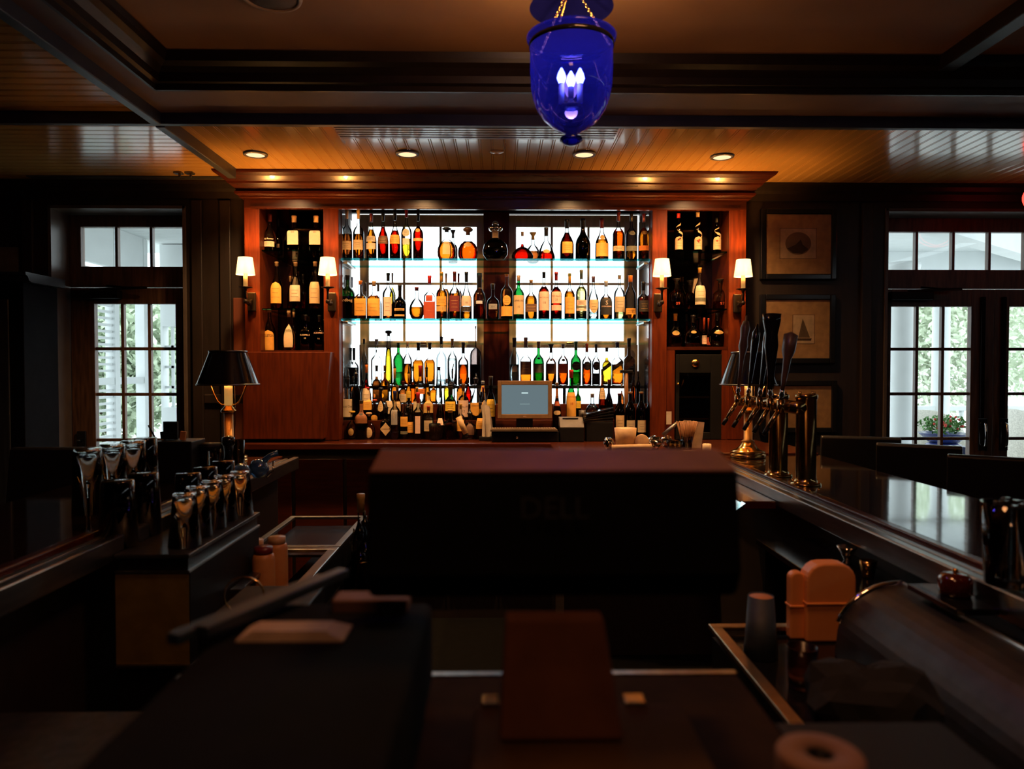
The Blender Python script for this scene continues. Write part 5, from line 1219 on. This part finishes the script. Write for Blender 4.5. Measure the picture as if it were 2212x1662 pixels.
# remote control / dark bar leaning
p0, p1 = P(1432, 940, 4.0), P(1462, 915, 4.0)
o = MB().tube([p0, p1], .011, 8).build('dark_rod', STEELD); tag(o, 'dark tapered rod leaning up behind the foil', 'rod')
o = MB().box(PX(1441, 4.42), PX(1452, 4.42), 4.43, 4.434, PZ(918, 4.42), PZ(890, 4.42)).build('paper_tag', PAPER); tag(o, 'small yellowish tag fixed to the stile beside the wine cooler', 'tag')
# wine cooler
Yf = YC+.02
x0, x1 = PX(1459, Yf), PX(1559, Yf)
t = thing('wine_cooler', 'tall black wine cooler with glass front set in the back bar', 'wine cooler', ((x0+x1)/2, Yf+.1, ZK))
z0, z1 = ZK+.003, PZ(766, Yf)
MB().box(x0, x1, Yf+.02, 4.80, z0, z1).build('cooler_body', BLACK, t)
gx0, gx1, gz0, gz1 = PX(1467, Yf), PX(1535, Yf), PZ(935, Yf), PZ(806, Yf)
mb = MB(); mb.box(x0, gx0, Yf-.01, Yf+.019, z0, z1); mb.box(gx1, x1, Yf-.01, Yf+.019, z0, z1); mb.box(gx0, gx1, Yf-.01, Yf+.019, z0, gz0); mb.box(gx0, gx1, Yf-.01, Yf+.019, gz1, z1)
mb.build('door_frame', BLACK, t, .002)
MB().box(gx0, gx1, Yf+.005, Yf+.008, gz0, gz1).build('door_glass', glassy('cooler_glass', (.5, .5, .5), .8, .8), t)
for py in (808, 857, 904): MB().box(gx0+.002, gx1-.002, Yf+.0125, Yf+.0185, PZ(py+4, Yf), PZ(py, Yf)).build('shelf_edge', mat('copper_edge', (.45, .20, .08), .4, metal=.5), t)
x = PX(1501, Yf); zz = PZ(785, Yf)
MB().cyl((x, Yf-.0105, zz), (x, Yf-.016, zz), .024, n=28).build('badge', BRASS, t); MB().cyl((x, Yf-.0165, zz), (x, Yf-.019, zz), .014, n=24).build('badge_centre', BRONZE, t)
MB().ball((PX(1463, Yf), Yf-.02, PZ(830, Yf)), .009).build('knob', BRASS, t)
# ------------------------------------------------------------------ pictures
def picture(px0, px1, py0, py1, ix0, ix1, iy0, iy1, kind, lab):
    Yq = YW-.022
    x0, x1, z0, z1 = PX(px0, Yq), PX(px1, Yq), PZ(py1, Yq), PZ(py0, Yq)
    t = thing('framed_picture', lab, 'picture', ((x0+x1)/2, Yq, z0), 'framed prints beside the double door')
    f = .035; mb = MB()
    mb.box(x0-f, x0, Yq-.014, YW-.001, z0-f, z1+f); mb.box(x1, x1+f, Yq-.014, YW-.001, z0-f, z1+f); mb.box(x0, x1, Yq-.014, YW-.001, z0-f, z0); mb.box(x0, x1, Yq-.014, YW-.001, z1, z1+f)
    mb.build('frame', BLACKG, t, .005)
    MB().box(x0, x1, Yq, Yq+.004, z0, z1).build('mount', mat('tan_mount', (.74, .43, .17), .7), t)
    if ix0:
        a0, a1, b0, b1 = PX(ix0, Yq), PX(ix1, Yq), PZ(iy1, Yq), PZ(iy0, Yq)
        MB().box(a0-.003, a1+.003, Yq-.0008, Yq-.0001, b0-.003, b1+.003).build('print_line', cm('brown'), t)
        pr = MB().box(a0, a1, Yq-.0016, Yq-.0009, b0, b1).build('print', mat('print_paper', (.88, .62, .34), .7), t)
        cx, cz = (a0+a1)/2, (b0+b1)/2
        if kind == 'oval':
            n = 36; rx, rz = (a1-a0)*.36, (b1-b0)*.38
            MB().add([(cx+rx*math.cos(2*PI*k/n), Yq-.0022, cz+rz*math.sin(2*PI*k/n)) for k in range(n)], [tuple(range(n))]).build('oval_scene', mat('sepia_mid', (.28, .16, .08), .7, nscale=12, col2=(.40, .24, .12)), pr)
            MB().add([(cx-rx*.85, Yq-.0028, cz-rz*.45), (cx-rx*.2, Yq-.0028, cz-rz*.1), (cx+rx*.2, Yq-.0028, cz+rz*.35), (cx+rx*.35, Yq-.0028, cz-rz*.1), (cx+rx*.8, Yq-.0028, cz-rz*.5), (cx+rx*.3, Yq-.0028, cz-rz*.9), (cx-rx*.4, Yq-.0028, cz-rz*.85)], [(0, 1, 2, 3, 4, 5, 6)]).build('hill_shape', mat('sepia_dark', (.10, .06, .035), .7), pr)
        else:
            w_, h_ = a1-a0, b1-b0
            MB().add([(cx-w_*.25, Yq-.0022, b0+h_*.2), (cx+w_*.3, Yq-.0022, b0+h_*.2), (cx-w_*.05, Yq-.0022, b1-h_*.12)], [(0, 1, 2)]).build('sail_shape', mat('sail', (.22, .14, .08), .7), pr)
            MB().add([(cx-w_*.3, Yq-.0022, b0+h_*.1), (cx+w_*.35, Yq-.0022, b0+h_*.1), (cx+w_*.38, Yq-.0022, b0+h_*.18), (cx-w_*.32, Yq-.0022, b0+h_*.18)], [(0, 1, 2, 3)]).build('hull_shape', bpy.data.materials['sepia_dark'], pr)
    MB().box(x0, x1, Yq-.006, Yq-.0045, z0, z1).build('glass', glassy('picture_glass', (.97, .97, .97), .95, .7) if 'picture_glass' not in bpy.data.materials else bpy.data.materials['picture_glass'], t)
picture(1652, 1792, 461, 591, 1683, 1760, 492, 557, 'oval', 'framed print with an oval scene, topmost of the three')
picture(1652, 1791, 647, 774, 1712, 1758, 680, 742, 'boat', 'framed print of a sailing boat partly behind the tap handles')
picture(1654, 1796, 834, 925, None, None, None, None, '', 'lowest framed print, mostly hidden by the brass tap columns')
# hutch and picture at the far left
Yh = 4.28
x0, x1 = -4.15, PX(52, Yh)
t = thing('tall_hutch', 'tall dark cabinet with a moulded top at the far side of the glazed door', 'cabinet', ((x0+x1)/2, Yh+.15, 0))
zt_ = PZ(612, Yh)
MB().box(x0, x1, Yh, YW-.04, 0, zt_).build('case', mat('dark_case', (.006, .006, .008), .9, spec=.05), t, .004)
mb = MB(); mb.prism([(Yh-.0, zt_+.0005), (Yh-.02, zt_+.01), (Yh-.03, zt_+.03), (Yh-.05, zt_+.04), (Yh-.05, zt_+.055), (YW-.04, zt_+.055), (YW-.04, zt_+.0005)], x0, x1+.05, 'x'); mb.build('top_moulding', mat('dark_moulding', (.03, .033, .04), .3), t)
MB().box(x0+.05, PX(22, Yh), Yh-.012, Yh-.0005, .12, zt_-.10).build('cabinet_door', mat('ribbed_dark', (.04, .045, .055), .35, bump=.6, nscale=30, stretch=(1, 1, .1)), t, .004)
Yq = YW-.02
t = thing('leaning_picture', 'tan picture standing above the dark hutch', 'picture', (PX(10, Yq), Yq, PZ(606, Yq)))
MB().box(-3.9, PX(41, Yq), Yq, Yq+.015, zt_+.06, PZ(537, Yq)).build('canvas', mat('tan_canvas', (.16, .11, .06), .8), t)
# ------------------------------------------------------------------ foreground till station seen from behind
ZT = E-.40
t = thing('station_table', 'dark service counter with a steel edge carrying the big till monitor', 'counter', (0, .6, 0))
MB().box(-.42, .31, .30, .925, ZT-.03, ZT-.001).build('counter_top', mat('brown_laminate', (.03, .016, .007), .85, spec=.05), t, .004)
MB().box(-.42, .31, .926, .936, ZT-.03, ZT).build('steel_edge', STEEL, t)
MB().box(-.40, .29, .34, .90, 0, ZT-.031).build('cabinet', BLACK, t)
Y = .82
MK = mat('monitor_back', (.006, .006, .006), .85, spec=.08)
t = thing('till_monitor', 'big black till monitor seen from behind with a faint maker mark', 'monitor', (PX(1190, Y), Y, ZT))
xa, xb = PX(803, Y), PX(1580, Y)
zt1 = PZ(982, .86); zt0 = PZ(1024, .79); zb0 = PZ(1292, .79)
TOPM = mat('monitor_top', (.15, .06, .03), .6, spec=.2)  # reddish overhead light painted into the colour of the black housing's top
mb = MB()
mb.prism([(.875, zb0+.0), (.875, zt1), (.862, zt1+.001), (.79, zt0), (.775, zb0+.03), (.79, zb0)], xa, xb, 'x')
mb.build('rear_housing', MK, t, .008, seg=3)
MB().prism([(.8745, zt1+.0015), (.8625, zt1+.0025), (.7895, zt0+.001), (.7895, zt0+.0035), (.8625, zt1+.0055), (.8745, zt1+.0045)], xa+.003, xb-.003, 'x').build('top_bezel', TOPM, t)
flat_text('DELL', PX(1197, .78), .7735+.0, PZ(1098, .78), .034, mat('grey_mark', (.05, .05, .05), .5), 'maker_mark', t)
# stand neck widening to a foot
NK = mat('stand_brown', (.14, .055, .028), .8, spec=.1)
x0, x1 = PX(1092, .74), PX(1308, .74); x2, x3 = PX(1078, .70), PX(1352, .70)
zn1, zn0 = zb0-.008, ZT+.030
mb = MB(); mb.add([(x0, .745, zn1), (x1, .745, zn1), (x3, .70, zn0), (x2, .70, zn0), (x0, .772, zn1), (x1, .772, zn1), (x3, .772, zn0), (x2, .772, zn0)], [(0,1,2,3),(4,7,6,5),(0,3,7,4),(1,5,6,2),(0,4,5,1),(3,2,6,7)])
mb.build('stand_neck', NK, t, .004)
x0, x1 = PX(1015, .68), PX(1540, .68)
MB().box(x0, x1, .50, .79, ZT+.001, ZT+.028).build('stand_base', mat('stand_base_brown', (.06, .03, .010), .8, spec=.05), t, .008)
MB().box(PX(1350, .79), PX(1395, .79), .775, .80, ZT+.0285, ZT+.033).build('chrome_clip', CHROME, t, .002)
MB().box(PX(1040, .79), PX(1078, .79), .775, .80, ZT+.0285, ZT+.033).build('chrome_clip', CHROME, t, .002)
# black printer box at the left of the monitor
ZP = E-.295
t = thing('black_printer_box', 'low black boxed printer in the foreground with a flat dark top', 'printer', (-.25, .68, ZT))
MB().box(-.315, -.085, .44, .90, ZT+.001, ZP).build('printer_body', MK, t, .01, seg=3)
g = 'black menu folders lying on the printer box'
for k, (dx, lab) in enumerate(((0, 'blurred black menu folder at the outer edge of the printer box'), (.030, 'blurred black menu folder overlapping the outer one'))):
    M = Matrix.Translation((-.292+dx, .86, ZP+.004+.008*k)) @ Matrix.Rotation(-.44, 4, 'Z') @ Matrix.Rotation(.0, 4, 'Y')
    o = MB().box(-.010, .008, -.12, .12, 0, .012, M=M).build('menu_folder', mat('blue_black_cover', (.025, .04, .06), .4, spec=.4), None, .002); tag(o, lab, 'folder', g)
mb = MB(); a0, a1 = PX(515, .78), PX(745, .78)
for k in range(4): mb.box(a0+.004*k, a1-.006*k, .765+.003*k, .812-.002*k, ZP+.001+.0022*k, ZP+.003+.0022*k)
o = mb.build('paper_slips', mat('pale_slips', (.45, .33, .24), .7)); tag(o, 'pile of pale paper slips on the foreground printer box', 'paper')
x0, x1 = PX(712, .86), PX(878, .86)
o = MB().box(x0, x1, .862, .90, ZT+.0015, PZ(1291, .87)).build('brown_box', mat('brown_card', (.17, .085, .06), .7), None, .003); tag(o, 'small brown card box between the slips and the monitor', 'box')
# paper roll
Y = .60; x = PX(1780, Y)
t = thing('paper_roll', 'blurred till paper roll standing on end in the foreground', 'paper roll', (x, Y, E-.43))
zr = PZ(1632, Y)
MB().rot([(.012, zr-.075), (.035, zr-.075), (.036, zr-.003), (.034, zr), (.013, zr), (.012, zr-.003)], x, Y, 40).build('paper', mat('roll_paper', (.22, .11, .075), .8), t)
MB().rot([(.0115, zr-.075), (.0115, zr-.002), (.0095, zr-.002), (.0095, zr-.075)], x, Y, 24).build('core', BLACK, t)
t = thing('roll_ledge', 'dark ledge under the till paper roll', 'ledge', (x+.05, .55, 0)); MB().box(.312, .50, .35, .80, 0, zr-.0755).build('ledge_block', BLACK, t)
x = x
# ------------------------------------------------------------------ steel work on the near left
t = thing('steel_worktop', 'grey steel worktop at the near corner below the bar', 'worktop', (-.86, 1.1, 0))
MB().box(-1.03, -.50, .55, 1.42, ZU-.02, ZU).build('top_plate', STEELD, t, .004); MB().box(-1.02, -.52, .58, 1.40, 0, ZU-.0205).build('base', BLACK, t)
o = MB().tube([(PX(505, 1.55)+.028*math.cos(a)*1.6, 1.6, PZ(1300, 1.55)+.042*math.sin(a)) for a in [k*.4 for k in range(-1, 13)]], .0025, 6).build('wire_handle', BRASS); tag(o, 'thin bent brass wire hoop rising behind the blurred folders', 'wire hoop')
t = thing('hoop_block', 'small dark bin under the brass wire hoop', 'bin', (PX(505, 1.6), 1.6, 0)); MB().box(PX(440, 1.6), PX(640, 1.6), 1.55, 1.85, 0, PZ(1335, 1.6)).build('bin_body', BLACK, t, .004)

# ------------------------------------------------------------------ right underbar
t = thing('steel_shelf_unit', 'steel edged underbar unit holding the blue cup and peach dispensers', 'underbar unit', (.8, 1.5, 0))
frame(.553, 1.03, 1.05, 1.885, ZU, .030, 'rim', mat('warm_steel', (.62, .45, .25), .3, metal=1), t)
MB().box(.583, 1.0, 1.08, 1.855, ZU-.03, ZU-.022).build('tray_floor', BLACKG, t); MB().box(.56, 1.02, 1.06, 1.87, 0, ZU-.031).build('base', BLACK, t)
zf = ZU-.0215
Yc = 1.72; x = PX(1648, Yc)
t = thing('blue_paper_cup', 'upturned dark blue paper cup with peach bottom on the underbar unit', 'cup', (x, Yc, zf))
h = PZ(1290, Yc)-zf
MB().rot([(.038, zf+.001), (.040, zf+.004), (.030, zf+h), (.028, zf+h-.003), (.036, zf+.001)], x, Yc, 30).build('cup_wall', mat('navy_paper', (.02, .035, .06), .6, nscale=60), t)
MB().rot([(0, zf+h-.006), (.0275, zf+h-.006), (.0275, zf+h-.0025), (0, zf+h-.0025)], x, Yc, 30).build('cup_bottom', mat('peach_paper', (.70, .30, .14), .6), t)
PE = mat('peach_plastic', (.90, .36, .12), .4, col2=(.86, .33, .11)); 
def dome_box(px0, px1, py0, Y0, Y1, lab, r=.045):
    x0, x1 = PX(px0, Y0), PX(px1, Y0); z1 = PZ(py0, Y0); w_ = (x1-x0)
    t = thing('peach_dispenser', lab, 'dispenser', ((x0+x1)/2, (Y0+Y1)/2, zf), 'peach plastic dispensers')
    r = min(r, w_*.45); poly = [(x0, zf+.001), (x1, zf+.001), (x1, z1-r)]+[(x1-r+r*math.cos(a), z1-r+r*math.sin(a)) for a in (.3, .6, .9, 1.2, 1.57)]+[(x0+r+r*math.cos(a), z1-r+r*math.sin(a)) for a in (1.57, 1.95, 2.3, 2.65, 2.9)]+[(x0, z1-r)]
    MB().prism(poly, Y0, Y1, 'y').build('dispenser_body', PE, t, .006, seg=3)
    zz = zf+(z1-zf)*.48; MB().box(x0-.002, x1+.002, Y0-.004, Y1+.002, zz, zz+.006).build('seam_ridge', PE, t, .002)
dome_box(1748, 1856, 1222, 1.80, 1.88-.03, 'large domed peach plastic dispenser on the underbar unit')
dome_box(1712, 1745, 1240, 1.82, 1.85, 'narrow peach plastic dispenser behind the large domed one', .03)
Yc = 1.55; x = PX(1738, Yc)
vessel('plastic_cup', x, Yc, zf, .09, .034, .027, glassy('pinkish_plastic', (.55, .40, .36), .6, .7, .2), 'clear pinkish plastic cup in front of the peach dispensers', 'cup', None, True, contents=(mat('pink_drink', (.28, .12, .06), .4), .35))
# crumpled black cloth
for k, (px, Y, r, sx) in enumerate(((1880, 1.22, .13, 1.2),)):
    lump(px, Y, ZU-.02, r*.8, 'heap of crumpled black bar cloth on the underbar unit', mat('black_cloth', (.006, .006, .006), .9), 9, sx, 'bar_cloth', 'cloth')
# curved steel hood
SH = mat('grey_steel_hood', (.07, .07, .075), .45, metal=.9, nscale=20)
mb = MB(); pr = []
for k in range(12):
    a = PI/2*k/11; pr.append((.98-.16*math.sin(a), E-.527-.13*(1-math.cos(a))))
pr = pr+[(.815, E-.70)]
th = .006; inner = [(x+.006, z-.006) for x, z in reversed(pr)]
mb.prism(pr+inner, .55, 1.72, 'y')
t = thing('steel_hood', 'curved grey steel splash hood rising by the bar rail in the foreground', 'hood', (.9, 1.1, ZU)); mb.build('curved_panel', SH, t)
rim = [(x, 1.722, z) for x, z in pr[:10]]
MB().tube(rim, .009, 10).build('front_roll', CHROME, t); MB().tube([(pr[0][0], 1.722, pr[0][1]), (pr[0][0], .55, pr[0][1])], .007, 10).build('top_roll', STEEL, t)
# chrome jiggers and a red candle jar on a ledge below the rail
zl = E-.60
t = thing('underbar_ledge', 'dark ledge below the bar rail carrying the jigger and the red jar', 'ledge', (.98, 2.1, zl)); MB().box(.90, 1.138, 1.30, 2.50, zl-.02, zl-.0005).build('ledge_board', BLACKG, t, .002)
MB().box(.92, 1.13, 1.95, 1.97, 0, zl-.021).build('bracket', BLACK, t); MB().box(.92, 1.13, 2.46, 2.48, 0, zl-.021).build('bracket', BLACK, t)
Yc = 2.10; x = PX(1834, Yc)
t = thing('jigger', 'double-ended chrome jigger standing on the ledge', 'jigger', (x, Yc, zl)); MB().rot([(0, zl+.0), (.026, zl), (.010, zl+.030), (.010, zl+.034), (.029, zl+.070), (.027, zl+.070), (.008, zl+.038), (0, zl+.038)], x, Yc, 28).build('cups', CHROME, t)
Yc = 2.02; x = PX(1880, Yc)
vessel('brass_cup', x, Yc, zl, .05, .024, .016, BRASSD, 'small brass cup beside the chrome jigger', 'cup', None, True)
# large tumbler on the bar, dark drink
Yc = 1.48; x = 1.075; 
t = vessel('large_tumbler', x, Yc, ZB+.004, .172, .058, .050, CLEAR, 'large tumbler of dark drink standing on the glossy bar at the frame edge', 'glass', None, True, thick=.004, contents=(mat('dark_drink', (.012, .010, .010), .3), .93), foot=.022)
mb = MB(); random.seed(2)
for k in range(9): 
    a = k*.7; mb.box(x+.026*math.cos(a)-.008, x+.026*math.cos(a)+.008, Yc+.026*math.sin(a)-.008, Yc+.026*math.sin(a)+.008, ZB+.158, ZB+.176+.004*(k % 3))
mb.build('ice', mat('dark_ice', (.03, .03, .03), .1), t, .003)
Yc = 1.55; x = 1.0; zj = E-.50
t = thing('jar_shelf', 'tiny dark shelf under the red jar just inside the bar rail', 'shelf', (x, Yc, zj)); MB().box(.945, 1.038, 1.46, 1.64, zj-.014, zj-.0005).build('board', BLACKG, t, .002)
t = thing('red_candle_jar', 'squat dark red jar with a tiny knob beside the large tumbler', 'jar', (x, Yc, zj))
MB().rot([(0, zj), (.030, zj), (.034, zj+.01), (.034, zj+.038), (.026, zj+.046), (.008, zj+.049), (0, zj+.049)], x, Yc, 28).build('jar_body', mat('dark_red_glass', (.07, .008, .004), .08, spec=.9, coat=1), t)
MB().ball((x, Yc, zj+.054), .006, 10).build('knob', BRASS, t)

# ------------------------------------------------------------------ outdoors
LEAF = {k: mat('leaf_'+k, c, .8) for k, c in dict(a=(.64, .72, .56), b=(.52, .62, .45), c=(.72, .78, .66)).items()}
S('ground', -9, 12, 5.0, 40, -.15, -.05, mat('pale_paving', (.62, .62, .60), .8))
# porch floor and ceiling
PW = WHITEP
S('porch_floor', 1.9, 9, 4.96, 9.2, -.05, .02, mat('porch_boards', (.55, .56, .54), .7)); bpy.data.objects['porch_floor']['kind'] = 'structure'
def porch_ceiling(nm, x0, x1, y0, y1, z):
    mb = MB(); sp = .09; n = int((y1-y0)/sp); vs = []
    pr = [(y0, 0)]
    for k in range(1, n): a = y0+k*sp; pr += [(a-.004, 0), (a, .008), (a+.004, 0)]
    pr.append((y1, 0)); vs = []
    for a, h in pr: vs += [(x0, a, z+h), (x1, a, z+h)]
    mb.add(vs, [(2*i, 2*i+1, 2*i+3, 2*i+2) for i in range(len(pr)-1)]); mb.box(x0, x1, y0, y1, z+.02, z+.06); struct(nm, mb, PW)
porch_ceiling('ceiling_porch', 1.9, 9, 4.97, 9.0, 2.95); porch_ceiling('ceiling_left_porch', -6, -1.7, 4.97, 9.0, 2.95)
mb = MB(); mb.prism([(2.3, 5.2), (2.6, 5.2), (7.2, 8.8), (6.9, 8.8)], 2.72, 2.949, 'z'); struct('beam_porch', mb, PW)
S('beam_eave', 1.9, 9, 8.7, 9.0, 2.55, 2.949, PW)
def column(px, Y, r, lab):
    x = PX(px, Y); t = thing('porch_column', lab, 'column', (x, Y, .02), 'round white porch columns')
    MB().rot([(0, .021), (r*1.25, .021), (r*1.25, .1), (r*1.05, .13), (r, .16), (r*.88, 2.40), (r*1.05, 2.44), (r*1.2, 2.5), (r*1.2, 2.545), (0, 2.545)], x, Y, 36).build('shaft', PW, t)
column(1949, 6.9, .125, 'thick white porch column behind the double door, nearest the glass'); column(2032, 8.85, .11, 'slim white porch column farther out behind the flower planter'); column(2300, 8.85, .11, 'slim white porch column beyond the frame edge')
# balustrade
t = thing('balustrade', 'white porch balustrade behind the flower planter', 'railing', (5.4, 8.85, .02))
z1 = PZ(878, 8.85)
MB().box(3.0, 8.8, 8.80, 8.90, z1-.06, z1).build('top_rail', PW, t, .01); MB().box(3.0, 8.8, 8.81, 8.89, .12, .18).build('bottom_rail', PW, t)
for k in range(30):
    x = 3.1+k*.19
    MB().rot([(0, .181), (.03, .181), (.03, .25), (.016, .30), (.045, .45), (.02, z1-.25), (.03, z1-.12), (.03, z1-.0605), (0, z1-.0605)], x, 8.85, 10).build('baluster', PW, t)
# wicker chairs
WK = mat('pale_wicker', (.70, .68, .60), .8, nscale=80, bump=.5)
def wicker(px, Y, ztop, lab):
    x = PX(px, Y); t = thing('wicker_chair', lab, 'chair', (x, Y, .02), 'wicker porch chairs')
    mb = MB(); n = 18; vs = []
    for j, (h, k) in enumerate(((.40, 1), (ztop-.12, 1.08), (ztop, 1.12))):
        for i in range(n+1):
            a = -PI*.05+PI*1.1*i/n; top = h if j < 1 else h-(.28 if j else 0)*(1-math.sin(max(0, min(PI, a))))**1.5
            vs.append((x+.30*k*math.cos(a), Y+.28*k*math.sin(a), top))
    N = len(vs); vs2 = [(x+(p[0]-x)*.9, Y+(p[1]-Y)*.9, p[2]) for p in vs]; m = n+1
    fs = [(j*m+i, j*m+i+1, (j+1)*m+i+1, (j+1)*m+i) for j in range(2) for i in range(n)]
    fs += [tuple(q+N for q in f) for f in fs]+[(2*m+i, 2*m+i+1, N+2*m+i+1, N+2*m+i) for i in range(n)]
    mb.add(vs+vs2, fs).build('wicker_back', WK, t)
    MB().rot([(0, .36), (.28, .36), (.28, .44), (0, .45)], x, Y, 24).build('seat', WK, t)
    for a in (.8, 2.3, 3.9, 5.5): MB().cyl((x+.24*math.cos(a), Y+.24*math.sin(a), .021), (x+.22*math.cos(a), Y+.22*math.sin(a), .36), .02).build('leg', WK, t)
wicker(2025, 7.7, PZ(890, 7.7), 'pale wicker chair half hidden by the flower planter'); wicker(2215, 6.9, PZ(888, 6.9), 'pale wicker chair behind the farther door leaf at the frame edge')
# planter
Y = 6.2; x = PX(2040, Y)
t = thing('flower_planter', 'blue pedestal planter of red flowers beyond the double door', 'planter', (x, Y, .02))
zr = PZ(937, Y); BC = mat('blue_glaze', (.02, .035, .16), .25)
MB().rot([(0, .021), (.16, .021), (.16, .05), (.05, .10), (.045, .45), (.10, zr-.22), (.14, zr-.10), (.10, zr-.08), (0, zr-.08)], x, Y, 30).build('pedestal', BC, t)
MB().rot([(0, zr-.079), (.12, zr-.078), (.19, zr-.01), (.20, zr), (.18, zr), (.11, zr-.05), (0, zr-.05)], x, Y, 30).build('bowl', BC, t)
def leaves(c, rad, n, size, seed, flat=1.0):
    random.seed(seed); mb = MB()
    for _ in range(n):
        d = Vector((random.gauss(0, 1), random.gauss(0, 1), random.gauss(0, 1))).normalized()*(random.random()**.4)
        p = Vector((c[0]+d.x*rad[0], c[1]+d.y*rad[1], c[2]+d.z*rad[2]))
        u = Vector((random.gauss(0, 1), random.gauss(0, 1), random.gauss(0, 1))).normalized()*size; v = u.cross(Vector((random.gauss(0, 1), random.gauss(0, 1), 1))).normalized()*size*.45
        mb.add([p-u, p+v, p+u, p-v], [(0, 1, 2, 3)])
    return mb
GF = mat('plant_green', (.10, .28, .06), .7)
o = leaves((x, Y, zr+.075), (.22, .16, .085), 420, .022, 4).build('foliage', GF, t)
random.seed(8); mb = MB()
for k in range(26): mb.ball((x+random.uniform(-.16, .17), Y-.10+random.uniform(-.06, .05), zr+.04+random.uniform(0, .12)), .011, 6)
mb.build('blossoms', mat('red_petals', (.65, .06, .04), .6), t)
# striped cushion on a lounge chair
Y = 5.75; x = PX(2065, Y); zc = PZ(968, Y)
t = thing('lounge_chair', 'low white porch chair with a blue and white striped cushion', 'chair', (x, Y, .02))
MB().box(x-.3, x+.3, Y-.25, Y+.3, .30, .36).build('seat_frame', PW, t, .01)
for sx in (-1, 1):
    for sy in (-.2, .25): MB().box(x+sx*.27-.02, x+sx*.27+.02, Y+sy-.02, Y+sy+.02, .021, .30).build('leg', PW, t)
stripes = [mat('stripe_white', (.8, .8, .8), .8), mat('stripe_navy', (.03, .05, .14), .8)]
mb = MB(); n = 12; w0 = -.12; 
for k in range(n):
    a0, a1 = w0+k*.30/n, w0+(k+1)*.30/n; f = lambda a: .04*math.sqrt(max(0, 1-((a-.03)/.16)**2))
    mb.add([(x+a0, Y-.05-f(a0), .361), (x+a1, Y-.05-f(a1), .361), (x+a1, Y-.05-f(a1), zc-.02+f(a1)*.7), (x+a0, Y-.05-f(a0), zc-.02+f(a0)*.7), (x+a0, Y+.06, .361), (x+a1, Y+.06, .361), (x+a1, Y+.06, zc-.02+f(a1)*.7), (x+a0, Y+.06, zc-.02+f(a0)*.7)], [(0,1,2,3),(3,2,6,7),(4,7,6,5)]+([(0,3,7,4)] if k == 0 else [])+([(1,5,6,2)] if k == n-1 else []), (k//1) % 2)
mb.build('striped_cushion', stripes, t)
# trees
def tree(x, Y, h, r, kind, seed, lab):
    t = thing('garden_tree', lab, 'tree', (x, Y, -.05), 'trees beyond the porch')
    MB().cyl((x, Y, -.05), (x, Y, h*.6), .16, .08, 10).build('trunk', mat('bark', (.18, .14, .10), .9) if 'bark' not in bpy.data.materials else bpy.data.materials['bark'], t)
    mb = MB(); random.seed(seed)
    mb = leaves((x, Y, h*.55), (r, r*.8, h*.42), 8000, .085, seed); mb.build('crown', LEAF[kind], t)
tree(8.6, 14, 4.2, 1.9, 'a', 1, 'pale green tree seen between the porch columns'); tree(13.6, 17, 4.6, 2.3, 'b', 2, 'darker green tree behind the farther door leaf'); tree(7.9, 20, 3.8, 2.2, 'c', 3, 'light green tree behind the thick porch column')
tree(-6.6, 16.5, 4.2, 1.6, 'a', 4, 'green tree seen past the louvred porch shutters'); tree(-5.9, 10.8, 2.9, 1.2, 'b', 6, 'pale tree seen through the louvres')
# left porch screen wall with louvres
XL = -3.95
t = thing('louvred_screen', 'white louvred porch screen seen through the single glazed door', 'screen', (XL, 6.5, .02))
for ya in (5.6, 6.15, 6.75, 7.35, 7.95): MB().box(XL-.05, XL+.05, ya, ya+.09, .021, 2.94).build('post', PW, t)
MB().box(XL-.045, XL+.045, 5.6, 8.0, 2.55, 2.949).build('frieze', PW, t); MB().box(XL-.04, XL+.04, 5.6, 8.0, 1.36, 1.43).build('mid_rail', PW, t)
for ya in (5.69, 6.24, 6.84):
    for k in range(34):
        z = .30+k*.066
        if abs(z-1.4) < .05: continue
        MB().box(XL-.02, XL+.02, ya, ya+(.46 if ya < 6 else .51), z, z+.024).build('louvre', PW, t)
t = thing('porch_end_wall', 'white end wall of the porch with a small paned window', 'wall', (-3.2, 8.4, .02)); t['kind'] = 'structure'
x0, x1 = PX(352, 8.3), PX(385, 8.3)
mb = MB(); wz0, wz1 = PZ(880, 8.3), PZ(706, 8.3)
mb.box(XL+.06, x0, 8.3, 8.45, .021, 2.94); mb.box(x1, -1.9, 8.3, 8.45, .021, 2.94); mb.box(x0, x1, 8.3, 8.45, .021, wz0); mb.box(x0, x1, 8.3, 8.45, wz1, 2.94)
mb.build('end_wall', PW, t); mb = MB()
for k in (1, 2, 3): mb.box(x0, x1, 8.35, 8.38, wz0+k*(wz1-wz0)/4-.015, wz0+k*(wz1-wz0)/4+.015)
mb.box((x0+x1)/2-.015, (x0+x1)/2+.015, 8.35, 8.38, wz0, wz1); mb.build('muntins', PW, t)
